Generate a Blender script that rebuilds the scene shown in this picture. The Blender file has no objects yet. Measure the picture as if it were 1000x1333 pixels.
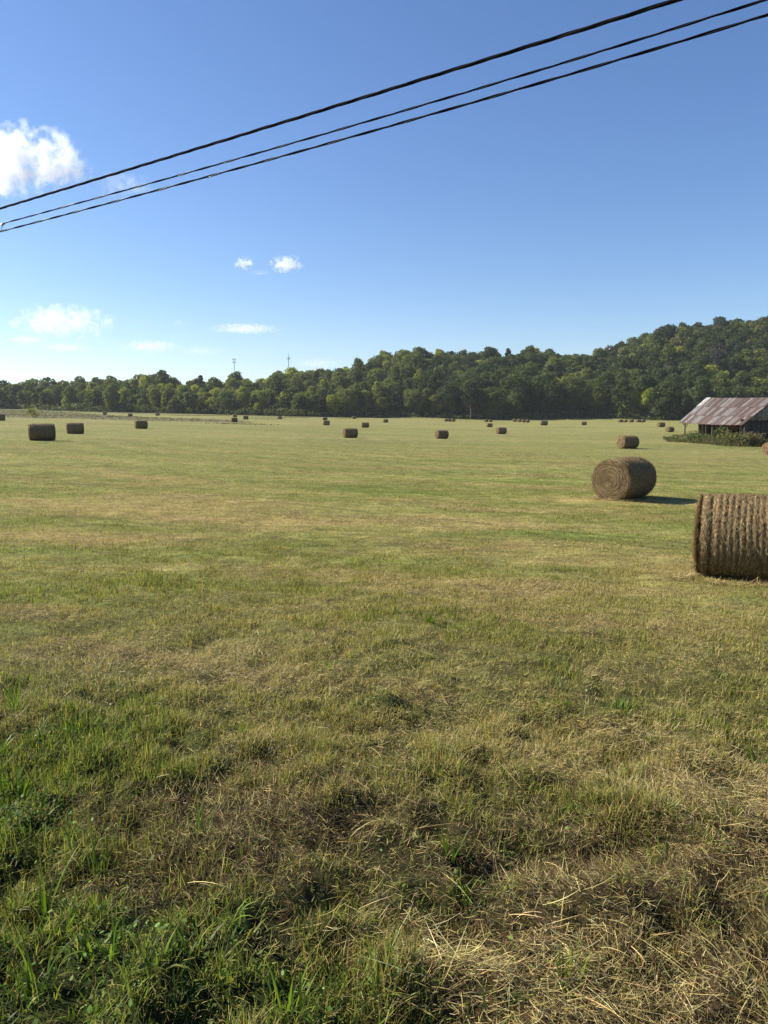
import bpy, math, numpy as np
from mathutils import Vector, Matrix
R = math.radians
rng = np.random.default_rng(7)
S = bpy.context.scene
COL = S.collection

# ---------------------------------------------------------------- camera, sky, sun, exposure
F = 950.0; CX, CY = 500.0, 666.5; HOR = 538.0
PITCH = math.atan((CY - HOR) / F)
cam = bpy.data.cameras.new('camera'); camo = bpy.data.objects.new('camera', cam); COL.objects.link(camo)
cam.sensor_fit = 'VERTICAL'; cam.sensor_height = 36.0; cam.lens = F / 1333.0 * 36.0
cam.clip_start = 0.05; cam.clip_end = 60000
camo.location = (0, 0, 0); camo.rotation_euler = (R(90) - PITCH, 0, 0)
S.camera = camo
SUN_AZ, SUN_EL = R(-75), R(34)          # azimuth from +y, negative = left
sdir = Vector((math.sin(SUN_AZ) * math.cos(SUN_EL), math.cos(SUN_AZ) * math.cos(SUN_EL), math.sin(SUN_EL)))
W = bpy.data.worlds.new('World'); S.world = W; W.use_nodes = True
nt = W.node_tree; bg = nt.nodes['Background']
sky = nt.nodes.new('ShaderNodeTexSky'); sky.sky_type = 'NISHITA'; sky.sun_disc = False
sky.sun_elevation = SUN_EL; sky.sun_rotation = SUN_AZ
sky.altitude = 200; sky.air_density = 1.0; sky.dust_density = 0.25; sky.ozone_density = 5.0
hs = nt.nodes.new('ShaderNodeHueSaturation'); hs.inputs['Saturation'].default_value = 1.13; hs.inputs['Hue'].default_value = 0.506
nt.links.new(sky.outputs[0], hs.inputs['Color']); nt.links.new(hs.outputs[0], bg.inputs[0]); bg.inputs[1].default_value = 0.070
sl = bpy.data.lights.new('sun', 'SUN'); sl.energy = 5.0; sl.angle = R(0.55); sl.color = (1.0, 0.93, 0.80)
so = bpy.data.objects.new('sun', sl); COL.objects.link(so)
so.rotation_euler = sdir.to_track_quat('Z', 'Y').to_euler()
S.view_settings.view_transform = 'Standard'; S.view_settings.look = 'None'
S.view_settings.exposure = 1.17; S.view_settings.gamma = 1.0
S.cycles.max_bounces = 24; S.cycles.diffuse_bounces = 3; S.cycles.glossy_bounces = 2
S.cycles.transmission_bounces = 4; S.cycles.volume_bounces = 24; S.cycles.transparent_max_bounces = 8
S.cycles.use_denoising = True; S.cycles.denoising_prefilter = 'NONE'; S.cycles.volume_step_rate = 1.0; S.cycles.volume_max_steps = 256

# ---------------------------------------------------------------- noise and terrain functions
def hsh(ix, iy, seed):
    n = (ix.astype(np.int64) * 374761393 + iy.astype(np.int64) * 668265263 + seed * 1442695041) & 0x7fffffff
    n = ((n ^ (n >> 13)) * 1274126177) & 0x7fffffff
    n = n ^ (n >> 16)
    return (n & 0xffffff) / float(0xffffff)
def vn(x, y, seed=0):
    x = np.asarray(x, float); y = np.asarray(y, float)
    ix = np.floor(x); iy = np.floor(y); fx = x - ix; fy = y - iy
    fx = fx * fx * (3 - 2 * fx); fy = fy * fy * (3 - 2 * fy)
    a = hsh(ix, iy, seed); b = hsh(ix + 1, iy, seed); c = hsh(ix, iy + 1, seed); d = hsh(ix + 1, iy + 1, seed)
    return (a * (1 - fx) + b * fx) * (1 - fy) + (c * (1 - fx) + d * fx) * fy
def fbm(x, y, seed=0, o=4):
    s = 0; a = .5; t = 0
    for k in range(o):
        s = s + a * vn(x * 2 ** k, y * 2 ** k, seed + k); t += a; a *= .55
    return s / t - .5          # about -.5 .. .5
def sstep(a, b, x):
    t = np.clip((x - a) / (b - a), 0, 1); return t * t * (3 - 2 * t)

_ty = np.array([-50, 0, 2, 4.5, 7, 10.0, 14, 21.6, 35, 50, 80, 120, 160, 240, 300, 360, 8000])
_tz = np.array([-1.6, -1.6, -1.62, -1.78, -1.96, -2.12, -2.25, -2.38, -2.42, -2.5, -2.85, -2.8, -2.62, -2.3, -1.9, -1.6, -1.6])
_sk_px = [-400, 0, 60, 95, 200, 290, 330, 385, 430, 470, 500, 550, 600, 655, 700, 755, 785, 820, 845, 910, 1000, 1300]
_sk_row = [493, 494, 496, 494, 491, 499, 495, 484, 484, 477, 463, 455, 463, 461, 458, 463, 457, 444, 434, 424, 415, 407]
_dt_px = [-400, 0, 300, 500, 700, 1000, 1300]; _dt = [340, 345, 370, 420, 440, 480, 500]
TREEH = 12.0; TREEH_R = 2.4; D0 = 300.0
def PXof(x, y): return CX + F * x / np.maximum(y, 30.0)
def base_z(x, y):
    x = np.asarray(x, float); y = np.asarray(y, float)
    A = 0.25 * np.interp(y * .9, _ty, _tz) + .5 * np.interp(y, _ty, _tz) + .25 * np.interp(y * 1.1, _ty, _tz)
    xs = np.where(x > 25, 25 + 18 * np.tanh((x - 25) / 18), x); xs = np.where(xs < -220, -220, xs)
    z = A - 0.022 * xs
    # a low swell and a shallow dip at the back left of the field
    z = z + 0.35 * np.exp(-((x + 60) / 60) ** 2 - ((y - 165) / 22) ** 2)
    z = z + .36 * np.exp(-((x - 38) / 13) ** 2 - ((y - 80) / 12) ** 2)
    return z
def edge_y(x): return D0 + 8 * np.sin(np.asarray(x) / 37.0) + 5 * np.sin(np.asarray(x) / 13.0 + 1)
def ground_z(x, y, micro=True):
    x = np.asarray(x, float); y = np.asarray(y, float)
    z = base_z(x, y)
    px = PXof(x, y); row = np.interp(px, _sk_px, _sk_row); dt = np.interp(px, _dt_px, _dt)
    zc = (HOR - row) / F * dt - TREEH - TREEH_R * sstep(520, 640, px)
    t = (y - D0) / (dt - D0)
    h = np.clip(t, 0, 1); h = h * h * (3 - 2 * h) * .5 + h * .5
    back = np.clip((y - dt) / 400.0, 0, 1)
    z = np.where(y > D0, z + (zc - z) * h * (1 - back * .9), z)
    if micro:
        r = np.hypot(x, y)
        f = np.exp(-(r / 14.0) ** 2)
        z = z + f * (0.10 * fbm(x * 1.1, y * 1.1, 3, 3) + (.09 + .11 * np.exp(-(r / 5.0) ** 2)) * fbm(x * 3.1, y * 3.1, 11, 3) + .11 * fbm(x * 9, y * 9, 13, 2) * np.exp(-(r / 7.0) ** 2))
        z = z + .10 * (1 - f) * fbm(x * .35, y * .35, 5, 3) * np.exp(-(r / 90.0) ** 2)
    return z
def ray(px, py):
    a = (px - CX) / F; b = (CY - py) / F
    c, s = math.cos(PITCH), math.sin(PITCH)
    return np.array([a, c + b * s, -s + b * c])
def hit(px, py, ymin=.8):
    d = ray(px, py); ts = np.geomspace(ymin, 1500, 6000)
    P = d[None, :] * ts[:, None]
    g = P[:, 2] - ground_z(P[:, 0], P[:, 1], False)
    i = np.argmax(g < 0) if (g < 0).any() else len(ts) - 1
    return P[i]

# ---------------------------------------------------------------- field colouring patches
# (px, py, rx m, ry m, straw, green, thatch, lush)
PATCH = []
def patch(px, py, rx, ry, **k):
    p = hit(px, py); PATCH.append((p[0], p[1], rx, ry, k))
patch(50, 1010, .34, .5, lush=1.0, green=.8); patch(30, 1290, .5, .35, lush=1.1, green=.9); patch(220, 1280, .3, .2, lush=.6, green=.5)
patch(120, 940, .35, .35, lush=.5, green=.5); patch(10, 1120, .4, .4, lush=.9, green=.7)
patch(420, 1320, .5, .2, lush=.5, green=.4); patch(560, 1150, .4, .3, lush=.35, green=.3); patch(730, 1270, .25, .12, lush=.6, green=.5)
patch(260, 1150, .45, .35, thatch=1.2); patch(400, 1070, .9, .3, thatch=1.2); patch(650, 1120, .8, .3, thatch=1.0)
patch(850, 1150, .9, .4, thatch=1.1); patch(980, 1060, .5, .5, thatch=1., straw=.9); patch(770, 1230, .6, .25, thatch=.9, straw=.5)
patch(620, 1300, .5, .2, thatch=.7, straw=.5); patch(900, 1300, .5, .2, thatch=1., straw=.8); patch(110, 1090, .3, .3, thatch=.8)
patch(180, 855, .9, .28, straw=1.4); patch(120, 840, .5, .2, straw=.9); patch(20, 800, .8, .25, straw=1.0, thatch=.4); patch(350, 890, .8, .3, straw=.7)
patch(250, 655, 3.4, 1.1, straw=1.1, thatch=.1); patch(400, 668, 2.6, 1.0, straw=1.2, thatch=.15); patch(520, 680, 3.0, .9, straw=.9)
patch(620, 662, 2.0, .5, straw=1.0, thatch=.3); patch(650, 720, 2.4, .7, straw=.6, thatch=.2); patch(700, 765, 2.4, .6, straw=.9, thatch=.5)
patch(850, 735, 1.6, .6, straw=.8); patch(560, 712, 2., .25, thatch=.8); patch(800, 655, 3., 1., straw=.7)
patch(100, 700, 2.5, .8, straw=.5); patch(300, 760, 2.2, .35, green=.6); patch(560, 810, .9, .3, green=1.1); patch(790, 925, .5, .12, green=1.2, lush=.35)
patch(200, 720, 3, .5, green=.5); patch(420, 740, 3, .5, green=.6); patch(30, 775, 1.2, .3, green=1.0); patch(700, 830, 1.3, .4, green=.5)
patch(820, 960, .9, .4, green=.2, straw=.3); patch(600, 950, 1.3, .35, straw=.35); patch(140, 640, 5, 1.2, green=.5)
def field(x, y):
    x = np.asarray(x, float); y = np.asarray(y, float)
    wx = x + .5 * fbm(x * 1.3, y * 1.3, 40, 3) * np.clip(y / 5, .4, 4); wy = y + .5 * fbm(x * 1.3, y * 1.3, 50, 3) * np.clip(y / 5, .4, 4)
    st = .40 + 1.0 * fbm(x * .16, y * .36, 20, 4) + .9 * fbm(x * .8, y * 1.7, 24, 3)
    gr = .42 + .9 * fbm(x * .22 + 9, y * .42, 28, 4) + .9 * fbm(x * 1.4, y * 2.0, 29, 3)
    th = np.clip(.1 + .9 * fbm(x * 1.2, y * 1.6, 33, 4), 0, 1) * np.exp(-(y / 12.0) ** 2)
    lu = np.zeros_like(x)
    for (cx, cy, rx, ry, k) in PATCH:
        g = np.exp(-((wx - cx) / rx) ** 2 - ((wy - cy) / ry) ** 2)
        st = st + 1.3 * g * k.get('straw', 0) - g * .5 * k.get('lush', 0); gr = gr + g * k.get('green', 0) - .3 * g * k.get('straw', 0)
        th = th + g * k.get('thatch', 0) - g * .5 * k.get('lush', 0); lu = lu + g * k.get('lush', 0)
    nf = np.exp(-(y / 5.0) ** 2); sp = np.clip(fbm(x * 4.2, y * 4.2, 301, 3) * 3.2 - .25, 0, 1) * nf
    lu = lu * .72 * np.clip(.55 + 2.2 * fbm(x * 3, y * 3, 310, 3), .1, 1.25) + .75 * sp; th = th * .60 * np.clip(.9 + 1.6 * fbm(x * 3.3, y * 3.3, 320, 3), .2, 1.4) * (1 - .6 * sp)
    far = sstep(25, 60, y)
    # swaths left by the mower, running away to the left
    band = np.sin(np.hypot((x - 24) * 1.0, (y - 78) * .9) * 2.1 + 6.0 * fbm(x * .06, y * .06, 60, 2)) * (.4 + 1.2 * vn(x * .06, y * .1, 64))
    st = st + .12 * band * sstep(7, 16, y)
    return np.clip(st, 0, 1.3) * (1 - far) + far * np.clip(.55 + .8 * fbm(x * .06, y * .16, 70, 4) + .09 * band, 0, 1), np.clip(gr, 0, 1.3), np.clip(th, 0, 1.3), np.clip(lu, 0, 1.3)

# ---------------------------------------------------------------- helpers: tags, meshes, materials
def tag(o, label=None, cat=None, group=None, kind=None):
    if label: o['label'] = label
    if cat: o['category'] = cat
    if group: o['group'] = group
    if kind: o['kind'] = kind
    return o
def empty(name, loc, rz=0.0):
    o = bpy.data.objects.new(name, None); COL.objects.link(o); o.location = loc; o.rotation_euler = (0, 0, rz); o.empty_display_size = .3
    return o
def np_mesh(name, V, faces, mat=None, col=None, uv=None, smooth=False):
    """faces: list of (n,k) int arrays."""
    me = bpy.data.meshes.new(name); V = np.asarray(V, np.float32)
    me.vertices.add(len(V)); me.vertices.foreach_set('co', V.ravel())
    faces = [np.asarray(f, np.int32) for f in faces if len(f)]
    nl = sum(f.size for f in faces); nf = sum(len(f) for f in faces)
    me.loops.add(nl); me.polygons.add(nf)
    me.loops.foreach_set('vertex_index', np.concatenate([f.ravel() for f in faces]))
    tot = np.concatenate([np.full(len(f), f.shape[1], np.int32) for f in faces])
    st = np.concatenate([[0], np.cumsum(tot)[:-1]]).astype(np.int32)
    me.polygons.foreach_set('loop_start', st); me.polygons.foreach_set('loop_total', tot)
    if smooth: me.polygons.foreach_set('use_smooth', np.ones(nf, bool))
    if col is not None:
        c = np.ones((len(V), 4), np.float32); c[:, :3] = col
        a = me.attributes.new('Col', 'FLOAT_COLOR', 'POINT'); a.data.foreach_set('color', c.ravel())
    me.update(calc_edges=True)
    if mat: me.materials.append(mat)
    return me
def obj(name, me, parent=None, loc=None):
    o = bpy.data.objects.new(name, me); COL.objects.link(o)
    if parent: o.parent = parent
    if loc is not None: o.location = loc
    return o
class MB:
    def __init__(s): s.V = []; s.F4 = []; s.F3 = []; s.C = []; s.n = 0
    def add(s, V, F, c=(1, 1, 1)):
        V = np.asarray(V, float); F = np.asarray(F)
        s.V.append(V); (s.F4 if F.shape[1] == 4 else s.F3).append(F + s.n); s.n += len(V)
        c = np.asarray(c, float); s.C.append(np.broadcast_to(c, (len(V), 3)) if c.ndim == 1 else c)
    def box(s, c, size, rz=0, col=(1, 1, 1), M=None):
        q = np.array([[x, y, z] for x in (-.5, .5) for y in (-.5, .5) for z in (-.5, .5)]) * np.asarray(size)
        if M is not None: q = q @ np.asarray(M).T
        cr, sr = math.cos(rz), math.sin(rz); q = q @ np.array([[cr, sr, 0], [-sr, cr, 0], [0, 0, 1]])
        s.add(q + np.asarray(c), [[0, 1, 3, 2], [4, 6, 7, 5], [0, 4, 5, 1], [2, 3, 7, 6], [0, 2, 6, 4], [1, 5, 7, 3]], col)
    def tube(s, P, r, n=6, col=(1, 1, 1), cap=True):
        P = np.asarray(P, float); r = np.broadcast_to(np.asarray(r, float), (len(P),))
        T = np.gradient(P, axis=0); T /= np.linalg.norm(T, axis=1)[:, None] + 1e-9
        ref = np.array([0, 0, 1.0]) if abs(T[:, 2]).mean() < .8 else np.array([1.0, 0, 0])
        U = np.cross(T, ref); U /= np.linalg.norm(U, axis=1)[:, None] + 1e-9; N = np.cross(T, U)
        a = np.linspace(0, 2 * np.pi, n, endpoint=False)
        V = (P[:, None, :] + r[:, None, None] * (np.cos(a)[None, :, None] * U[:, None, :] + np.sin(a)[None, :, None] * N[:, None, :])).reshape(-1, 3)
        F_ = []
        i = np.arange(len(P) - 1)[:, None] * n; j = np.arange(n)[None, :]; k = (np.arange(n)[None, :] + 1) % n
        F_ = np.stack([i + j, i + k, i + k + n, i + j + n], -1).reshape(-1, 4)
        s.add(V, F_, col)
        if cap:
            for e in (0, len(P) - 1):
                V2 = np.vstack([V[e * n:(e + 1) * n], P[e]])
                s.add(V2, [[q, (q + 1) % n, n] for q in range(n)], col)
    def mesh(s, name, mat=None, smooth=False):
        return np_mesh(name, np.vstack(s.V), [np.vstack(f) for f in (s.F4, s.F3) if f], mat, np.vstack(s.C), smooth=smooth)

class N:
    """small node-tree helper"""
    def __init__(s, name):
        s.m = bpy.data.materials.new(name); s.m.use_nodes = True; s.t = s.m.node_tree; s.t.nodes.clear()
        s.out = s.t.nodes.new('ShaderNodeOutputMaterial')
    def n(s, typ, **k):
        o = s.t.nodes.new('ShaderNode' + typ)
        for a, v in k.items():
            if a.startswith('i_'):
                key = a[2:]; key = int(key) if key.isdigit() else key.replace('_', ' ')
                if isinstance(v, bpy.types.NodeSocket): s.t.links.new(v, o.inputs[key])
                else: o.inputs[key].default_value = v
            else: setattr(o, a, v)
        return o
    def math(s, op, a, b=None, c=None, clamp=False):
        o = s.t.nodes.new('ShaderNodeMath'); o.operation = op; o.use_clamp = clamp
        for i, v in enumerate((a, b, c)):
            if v is None: continue
            if isinstance(v, bpy.types.NodeSocket): s.t.links.new(v, o.inputs[i])
            else: o.inputs[i].default_value = v
        return o.outputs[0]
    def mix(s, f, a, b, blend='MIX'):
        o = s.t.nodes.new('ShaderNodeMix'); o.data_type = 'RGBA'; o.blend_type = blend
        for i, v in ((0, f), (6, a), (7, b)):
            if isinstance(v, bpy.types.NodeSocket): s.t.links.new(v, o.inputs[i])
            elif i == 0: o.inputs[i].default_value = v
            else: o.inputs[i].default_value = (*v, 1)
        return o.outputs[2]
    def link(s, a, b): s.t.links.new(a, b)
    def noise(s, vec, scale, detail=4, rough=.6):
        return s.n('TexNoise', i_Vector=vec, i_Scale=scale, i_Detail=detail, i_Roughness=rough).outputs[0]
    def ramp(s, f, lo, hi, to0=0., to1=1.):
        o = s.n('MapRange', i_0=f); o.inputs[1].default_value = lo; o.inputs[2].default_value = hi; o.inputs[3].default_value = to0; o.inputs[4].default_value = to1
        return o.outputs[0]

def mat_leafy(name, source, transl=.35, rough=.55, spec=.25, tr_tint=(1.0, 1.15, .45), objcol=False):
    """foliage, blades and straw: attribute colour (times the object's own colour)"""
    n = N(name)
    c = n.n('Attribute', attribute_name='Col').outputs['Color']
    if objcol: c = n.mix(1.0, c, n.n('ObjectInfo').outputs['Color'], 'MULTIPLY')
    p = n.n('BsdfPrincipled', i_Base_Color=c, i_Roughness=rough); p.inputs['Specular IOR Level'].default_value = spec
    t = n.n('BsdfTranslucent', i_Color=n.mix(1.0, c, tr_tint, 'MULTIPLY'))
    mx = n.n('MixShader', i_0=transl); n.link(p.outputs[0], mx.inputs[1]); n.link(t.outputs[0], mx.inputs[2])
    n.link(mx.outputs[0], n.out.inputs[0]); return n.m
def mat_attr(name, rough=.85, spec=.2, scale=8, amt=.35, bump=.0, metal=0.0):
    n = N(name); c = n.n('Attribute', attribute_name='Col').outputs['Color']
    pos = n.n('TexCoord').outputs['Object']
    z = n.noise(pos, scale, 5, .65)
    c = n.mix(1.0, c, n.n('CombineColor', i_0=n.ramp(z, .3, .7, 1 - amt, 1 + amt), i_1=n.ramp(z, .3, .7, 1 - amt, 1 + amt), i_2=n.ramp(z, .3, .7, 1 - amt, 1 + amt)).outputs[0], 'MULTIPLY')
    p = n.n('BsdfPrincipled', i_Base_Color=c, i_Roughness=rough, i_Metallic=metal); p.inputs['Specular IOR Level'].default_value = spec
    if bump:
        b = n.n('Bump', i_Height=z, i_Strength=bump, i_Distance=.05); n.link(b.outputs[0], p.inputs['Normal'])
    n.link(p.outputs[0], n.out.inputs[0]); return n.m

def mat_ground():
    n = N('field_soil_and_stubble')
    c = n.n('Attribute', attribute_name='Col').outputs['Color']
    pos = n.n('NewGeometry').outputs['Position']
    mp = n.n('Mapping', i_Vector=pos); mp.inputs['Rotation'].default_value = (0, 0, R(-20)); mp.inputs['Scale'].default_value = (.35, 1.0, 1.0)
    a = n.noise(pos, 14, 6, .75); b = n.noise(pos, 1.7, 6, .7); d = n.noise(mp.outputs[0], .16, 7, .72)
    e = n.noise(mp.outputs[0], 4.5, 6, .8)
    f = n.math('MULTIPLY', n.math('MULTIPLY', n.ramp(a, .3, .7, .55, 1.45), n.math('MULTIPLY', n.ramp(b, .3, .7, .62, 1.36), n.ramp(e, .32, .68, .55, 1.45))), n.ramp(d, .3, .7, .80, 1.2))
    g = n.ramp(n.noise(mp.outputs[0], .45, 6, .7), .35, .65, 0, 1)
    tint = n.mix(g, (.84, 1.03, .80), (1.12, .99, 1.08))
    c = n.mix(1.0, c, n.n('CombineColor', i_0=f, i_1=f, i_2=f).outputs[0], 'MULTIPLY')
    c = n.mix(1.0, c, tint, 'MULTIPLY')
    bp = n.n('Bump', i_Height=n.math('ADD', a, n.math('MULTIPLY', b, 2.0)), i_Strength=.9, i_Distance=.08)
    p = n.n('BsdfPrincipled', i_Base_Color=c, i_Roughness=.95); p.inputs['Specular IOR Level'].default_value = .1
    n.link(bp.outputs[0], p.inputs['Normal']); n.link(p.outputs[0], n.out.inputs[0]); return n.m
M_ground = mat_ground()
M_blade = mat_leafy('grass_blades', 'Col', .42, .6, .10, (1.05, 1.1, .6))
M_straw = mat_leafy('dry_straw', 'Col', .22, .6, .12, (1, 1, .85))
M_leaf = mat_leafy('tree_foliage', 'Col', .42, .6, .15, objcol=True)
M_forest = mat_leafy('forest_foliage', 'Col', .42, .6, .15)
M_lush = mat_leafy('green_grass', 'Col', .42, .5, .16, (1.1, 1.25, .5))
M_bark = mat_attr('bark', .9, .1, 6, .4)
M_floor = mat_attr('forest_floor', .95, .05, .4, .4)
M_wood = mat_attr('weathered_boards', .85, .15, 5, .45, .3)

# ---------------------------------------------------------------- ground sheet and wooded hill
def polar_grid():
    r = np.concatenate([[0.0], np.geomspace(.6, 30, 210), np.geomspace(30.8, 330, 130), np.geomspace(335, 620, 44), np.geomspace(680, 3650, 22)])
    az = np.concatenate([np.linspace(-180, -46, 40, endpoint=False), np.linspace(-46, 46, 420, endpoint=False), np.linspace(46, 180, 40, endpoint=False)])
    az = np.radians(az); A, Rr = np.meshgrid(az, r)
    return Rr * np.sin(A), Rr * np.cos(A), len(r), len(az)
gx, gy, nr, na = polar_grid()
gz = ground_z(gx, gy)
st, gr, th, lu = field(gx, gy)
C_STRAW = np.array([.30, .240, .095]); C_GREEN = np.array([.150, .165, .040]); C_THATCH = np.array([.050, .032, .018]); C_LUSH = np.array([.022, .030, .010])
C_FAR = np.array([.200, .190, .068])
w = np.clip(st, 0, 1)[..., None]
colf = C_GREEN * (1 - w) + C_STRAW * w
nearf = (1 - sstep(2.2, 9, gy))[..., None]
colf = colf * (1 - .74 * nearf)                         # soil and thatch, with the shade between near stalks put into the colour
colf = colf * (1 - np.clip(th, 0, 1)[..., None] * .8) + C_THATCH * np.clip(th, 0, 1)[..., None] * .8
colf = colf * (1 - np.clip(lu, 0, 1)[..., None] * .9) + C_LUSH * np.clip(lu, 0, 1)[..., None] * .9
farf = sstep(14, 60, gy)[..., None]
colf = colf * (1 - farf) + (C_FAR * (np.array([.74, .86, .70]) + np.array([.56, .30, .66]) * np.clip(st, 0, 1)[..., None])) * farf
# the uncut grey-green strip at the back left and the paler field beyond it
PX = PXof(gx, gy)
def rowof(x, y): return HOR - F * base_z(x, y) / np.maximum(y, 1)
def strip_mask(x, y):
    px = PXof(x, y) + 14 * fbm(x / 9, y / 30, 77, 3); hi = np.interp(px, [-200, 0, 60, 120, 200, 300, 340], [300, 300, 300, 238, 195, 170, 156])
    return sstep(-4, 4, y - 148 - 5 * fbm(x / 20, y / 20, 78, 2)) * (1 - sstep(-8, 8, y - hi)) * (1 - sstep(315, 345, px))
strip = strip_mask(gx, gy)
colf = colf * (1 - strip[..., None] * .9) + np.array([.125, .108, .062]) * strip[..., None] * .9
far2 = sstep(246, 256, gy) * (1 - sstep(-40, 0, gx))
colf = colf * (1 - far2[..., None] * .6) + np.array([.125, .128, .050]) * far2[..., None] * .6
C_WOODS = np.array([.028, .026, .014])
idx = np.arange(nr * na).reshape(nr, na)
q = np.stack([idx[:-1], np.roll(idx, -1, 1)[:-1], np.roll(idx, -1, 1)[1:], idx[1:]], -1).reshape(-1, 4)
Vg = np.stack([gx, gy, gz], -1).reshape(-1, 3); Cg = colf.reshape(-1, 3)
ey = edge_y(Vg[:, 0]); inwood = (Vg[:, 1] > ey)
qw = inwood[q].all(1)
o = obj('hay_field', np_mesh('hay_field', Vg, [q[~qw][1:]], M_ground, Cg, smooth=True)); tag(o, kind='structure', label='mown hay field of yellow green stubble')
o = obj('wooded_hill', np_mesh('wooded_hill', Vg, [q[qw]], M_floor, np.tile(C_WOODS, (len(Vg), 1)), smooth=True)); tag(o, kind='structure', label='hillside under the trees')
# far blue ridge at the left edge
def ridge():
    xs = np.linspace(-2400, -900, 60); ys = np.linspace(1900, 2900, 16); X, Y = np.meshgrid(xs, ys)
    k = np.exp(-((Y - 2400) / 260) ** 2) * np.exp(-((X + 1500) / 420) ** 2)
    Z = -2.5 + 128 * k + 6 * k * fbm(X / 60, Y / 60, 9, 4)
    Z = np.where(k < .02, -8, Z)
    ix = np.arange(X.size).reshape(X.shape); f = np.stack([ix[:-1, :-1], ix[:-1, 1:], ix[1:, 1:], ix[1:, :-1]], -1).reshape(-1, 4)
    o = obj('distant_hills', np_mesh('distant_hills', np.stack([X, Y, Z], -1).reshape(-1, 3), [f], M_floor, np.tile([.035, .05, .025], (X.size, 1)), smooth=True))
    tag(o, kind='structure')
ridge()

# ---------------------------------------------------------------- grass blades and straw
def strips(P, phi, L, wd, th0, curl, col, segs, roll=None):
    """vectorised blades. P (n,3) base, phi heading, th0 lean from vertical, curl extra lean at tip."""
    n = len(P); t = np.linspace(0, 1, segs + 1)
    pts = [P]; cur = P.copy()
    for k in range(segs):
        a = th0 + curl * (t[k] + t[k + 1]) / 2
        d = np.stack([np.sin(a) * np.cos(phi), np.sin(a) * np.sin(phi), np.cos(a)], -1)
        cur = cur + d * (L / segs)[:, None]; pts.append(cur)
    side = np.stack([-np.sin(phi), np.cos(phi), np.zeros(n)], -1)
    if roll is not None:
        up = np.array([0, 0, 1.0]); side = side * np.cos(roll)[:, None] + up * np.sin(roll)[:, None]
    prof = np.interp(t, [0, .4, 1], [.75, 1.0, .12])
    V = []
    for k in range(segs):
        V.append(pts[k] - side * (wd * prof[k] / 2)[:, None]); V.append(pts[k] + side * (wd * prof[k] / 2)[:, None])
    V.append(pts[segs]); nv = 2 * segs + 1
    V = np.stack(V, 1).reshape(-1, 3)
    b = (np.arange(n) * nv)[:, None]
    F4 = [b + np.array([[2 * k, 2 * k + 1, 2 * k + 3, 2 * k + 2]]) for k in range(segs - 1)]
    F3 = b + np.array([[2 * segs - 2, 2 * segs - 1, 2 * segs]])
    return V, (np.vstack(F4) if F4 else np.zeros((0, 4), int)), F3, np.repeat(col, nv, 0)
def join(parts):
    V = []; f4 = []; f3 = []; C = []; n = 0
    for (v, a, b, c) in parts:
        V.append(v); C.append(c); f4.append(a + n); f3.append(b + n); n += len(v)
    return np.vstack(V), [np.vstack(f4), np.vstack(f3)], np.vstack(C)
HALF = R(34)
def scatter(r0, r1, dens, falloff=0.0):
    """points in the wedge in front of the road, density per m2"""
    half = R(48) if r1 <= 14 else R(36)
    area = half * (r1 * r1 - r0 * r0); n = int(area * dens)
    u = rng.random(n); r = np.sqrt(r0 * r0 + u * (r1 * r1 - r0 * r0)); a = (rng.random(n) * 2 - 1) * half
    x = r * np.sin(a); y = r * np.cos(a); return x, y
def palette(n, base, var=.25, hue=.08):
    b = np.asarray(base)[None, :] * np.exp(rng.normal(0, var, n))[:, None]
    return np.clip(b * np.exp(rng.normal(0, hue, (n, 3))), .004, .75)
G_STUB = (.240, .260, .058); G_YEL = (.46, .41, .115); G_TAN = (.56, .43, .180); G_PALE = (.70, .59, .32); G_BRN = (.155, .092, .044); G_LUSH = (.085, .125, .026); G_LIME = (.23, .32, .040); G_GREY = (.27, .26, .11)
def pickcol(n, probs, cols, var=.22):
    """probs (n,k)"""
    p = probs / probs.sum(1, keepdims=True); c = np.cumsum(p, 1); k = (rng.random(n)[:, None] > c).sum(1).clip(0, len(cols) - 1)
    return palette(n, (1, 1, 1), var) * np.asarray(cols)[k], k
parts_g = []; parts_s = []; parts_l = []
def layer_stubble(r0, r1, dens, hmul, wmul, segs):
    x, y = scatter(r0, r1, dens); st, gr, th, lu = field(x, y)
    clump = vn(x * 9, y * 9, 80) * .6 + vn(x * 3.1, y * 3.1, 81) * .6; rr_ = np.hypot(x, y)
    keep = (rng.random(len(x)) < np.clip(-.10 * np.exp(-(rr_ / 6) ** 2) + 1.3 * clump - .12 - .45 * th, .05, 1)) & (rng.random(len(x)) < 1 - sstep(r1 * .5, r1, rr_))
    x, y, st, gr, th, lu, clump = [q[keep] for q in (x, y, st, gr, th, lu, clump)]
    n = len(x); z = ground_z(x, y) - .004
    g2 = gr * gr * 1.6; s2 = st * st * 1.7
    pr = np.stack([.75 * g2 + .35 * lu + .08, .40 + .5 * s2 + .3 * g2, .60 * s2 + .25 * th, .30 * s2, .12 + 1.1 * th, .9 * lu + .22 * g2, .25 * g2 + .35 * lu, .22 + 0 * gr], 1)
    col, k = pickcol(n, np.clip(pr, .001, 9), [G_STUB, G_YEL, G_TAN, G_PALE, G_BRN, G_LUSH, G_LIME, G_GREY], .22 if r0 < 5 else .42)
    L = (.022 + .036 * rng.random(n) + .03 * np.clip(gr - .4, 0, 1) * rng.random(n) + .045 * lu * rng.random(n)) * hmul * (.30 + 1.35 * clump ** 1.3)
    wd = (.0022 + .002 * rng.random(n) + .0022 * (k >= 5)) * wmul
    phi = rng.random(n) * 2 * np.pi
    V = strips(np.stack([x, y, z], -1), phi, L, wd, np.abs(rng.normal(.55, .45, n)), rng.normal(.5, .9, n), col, segs)
    parts_g.append(V)
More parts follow.
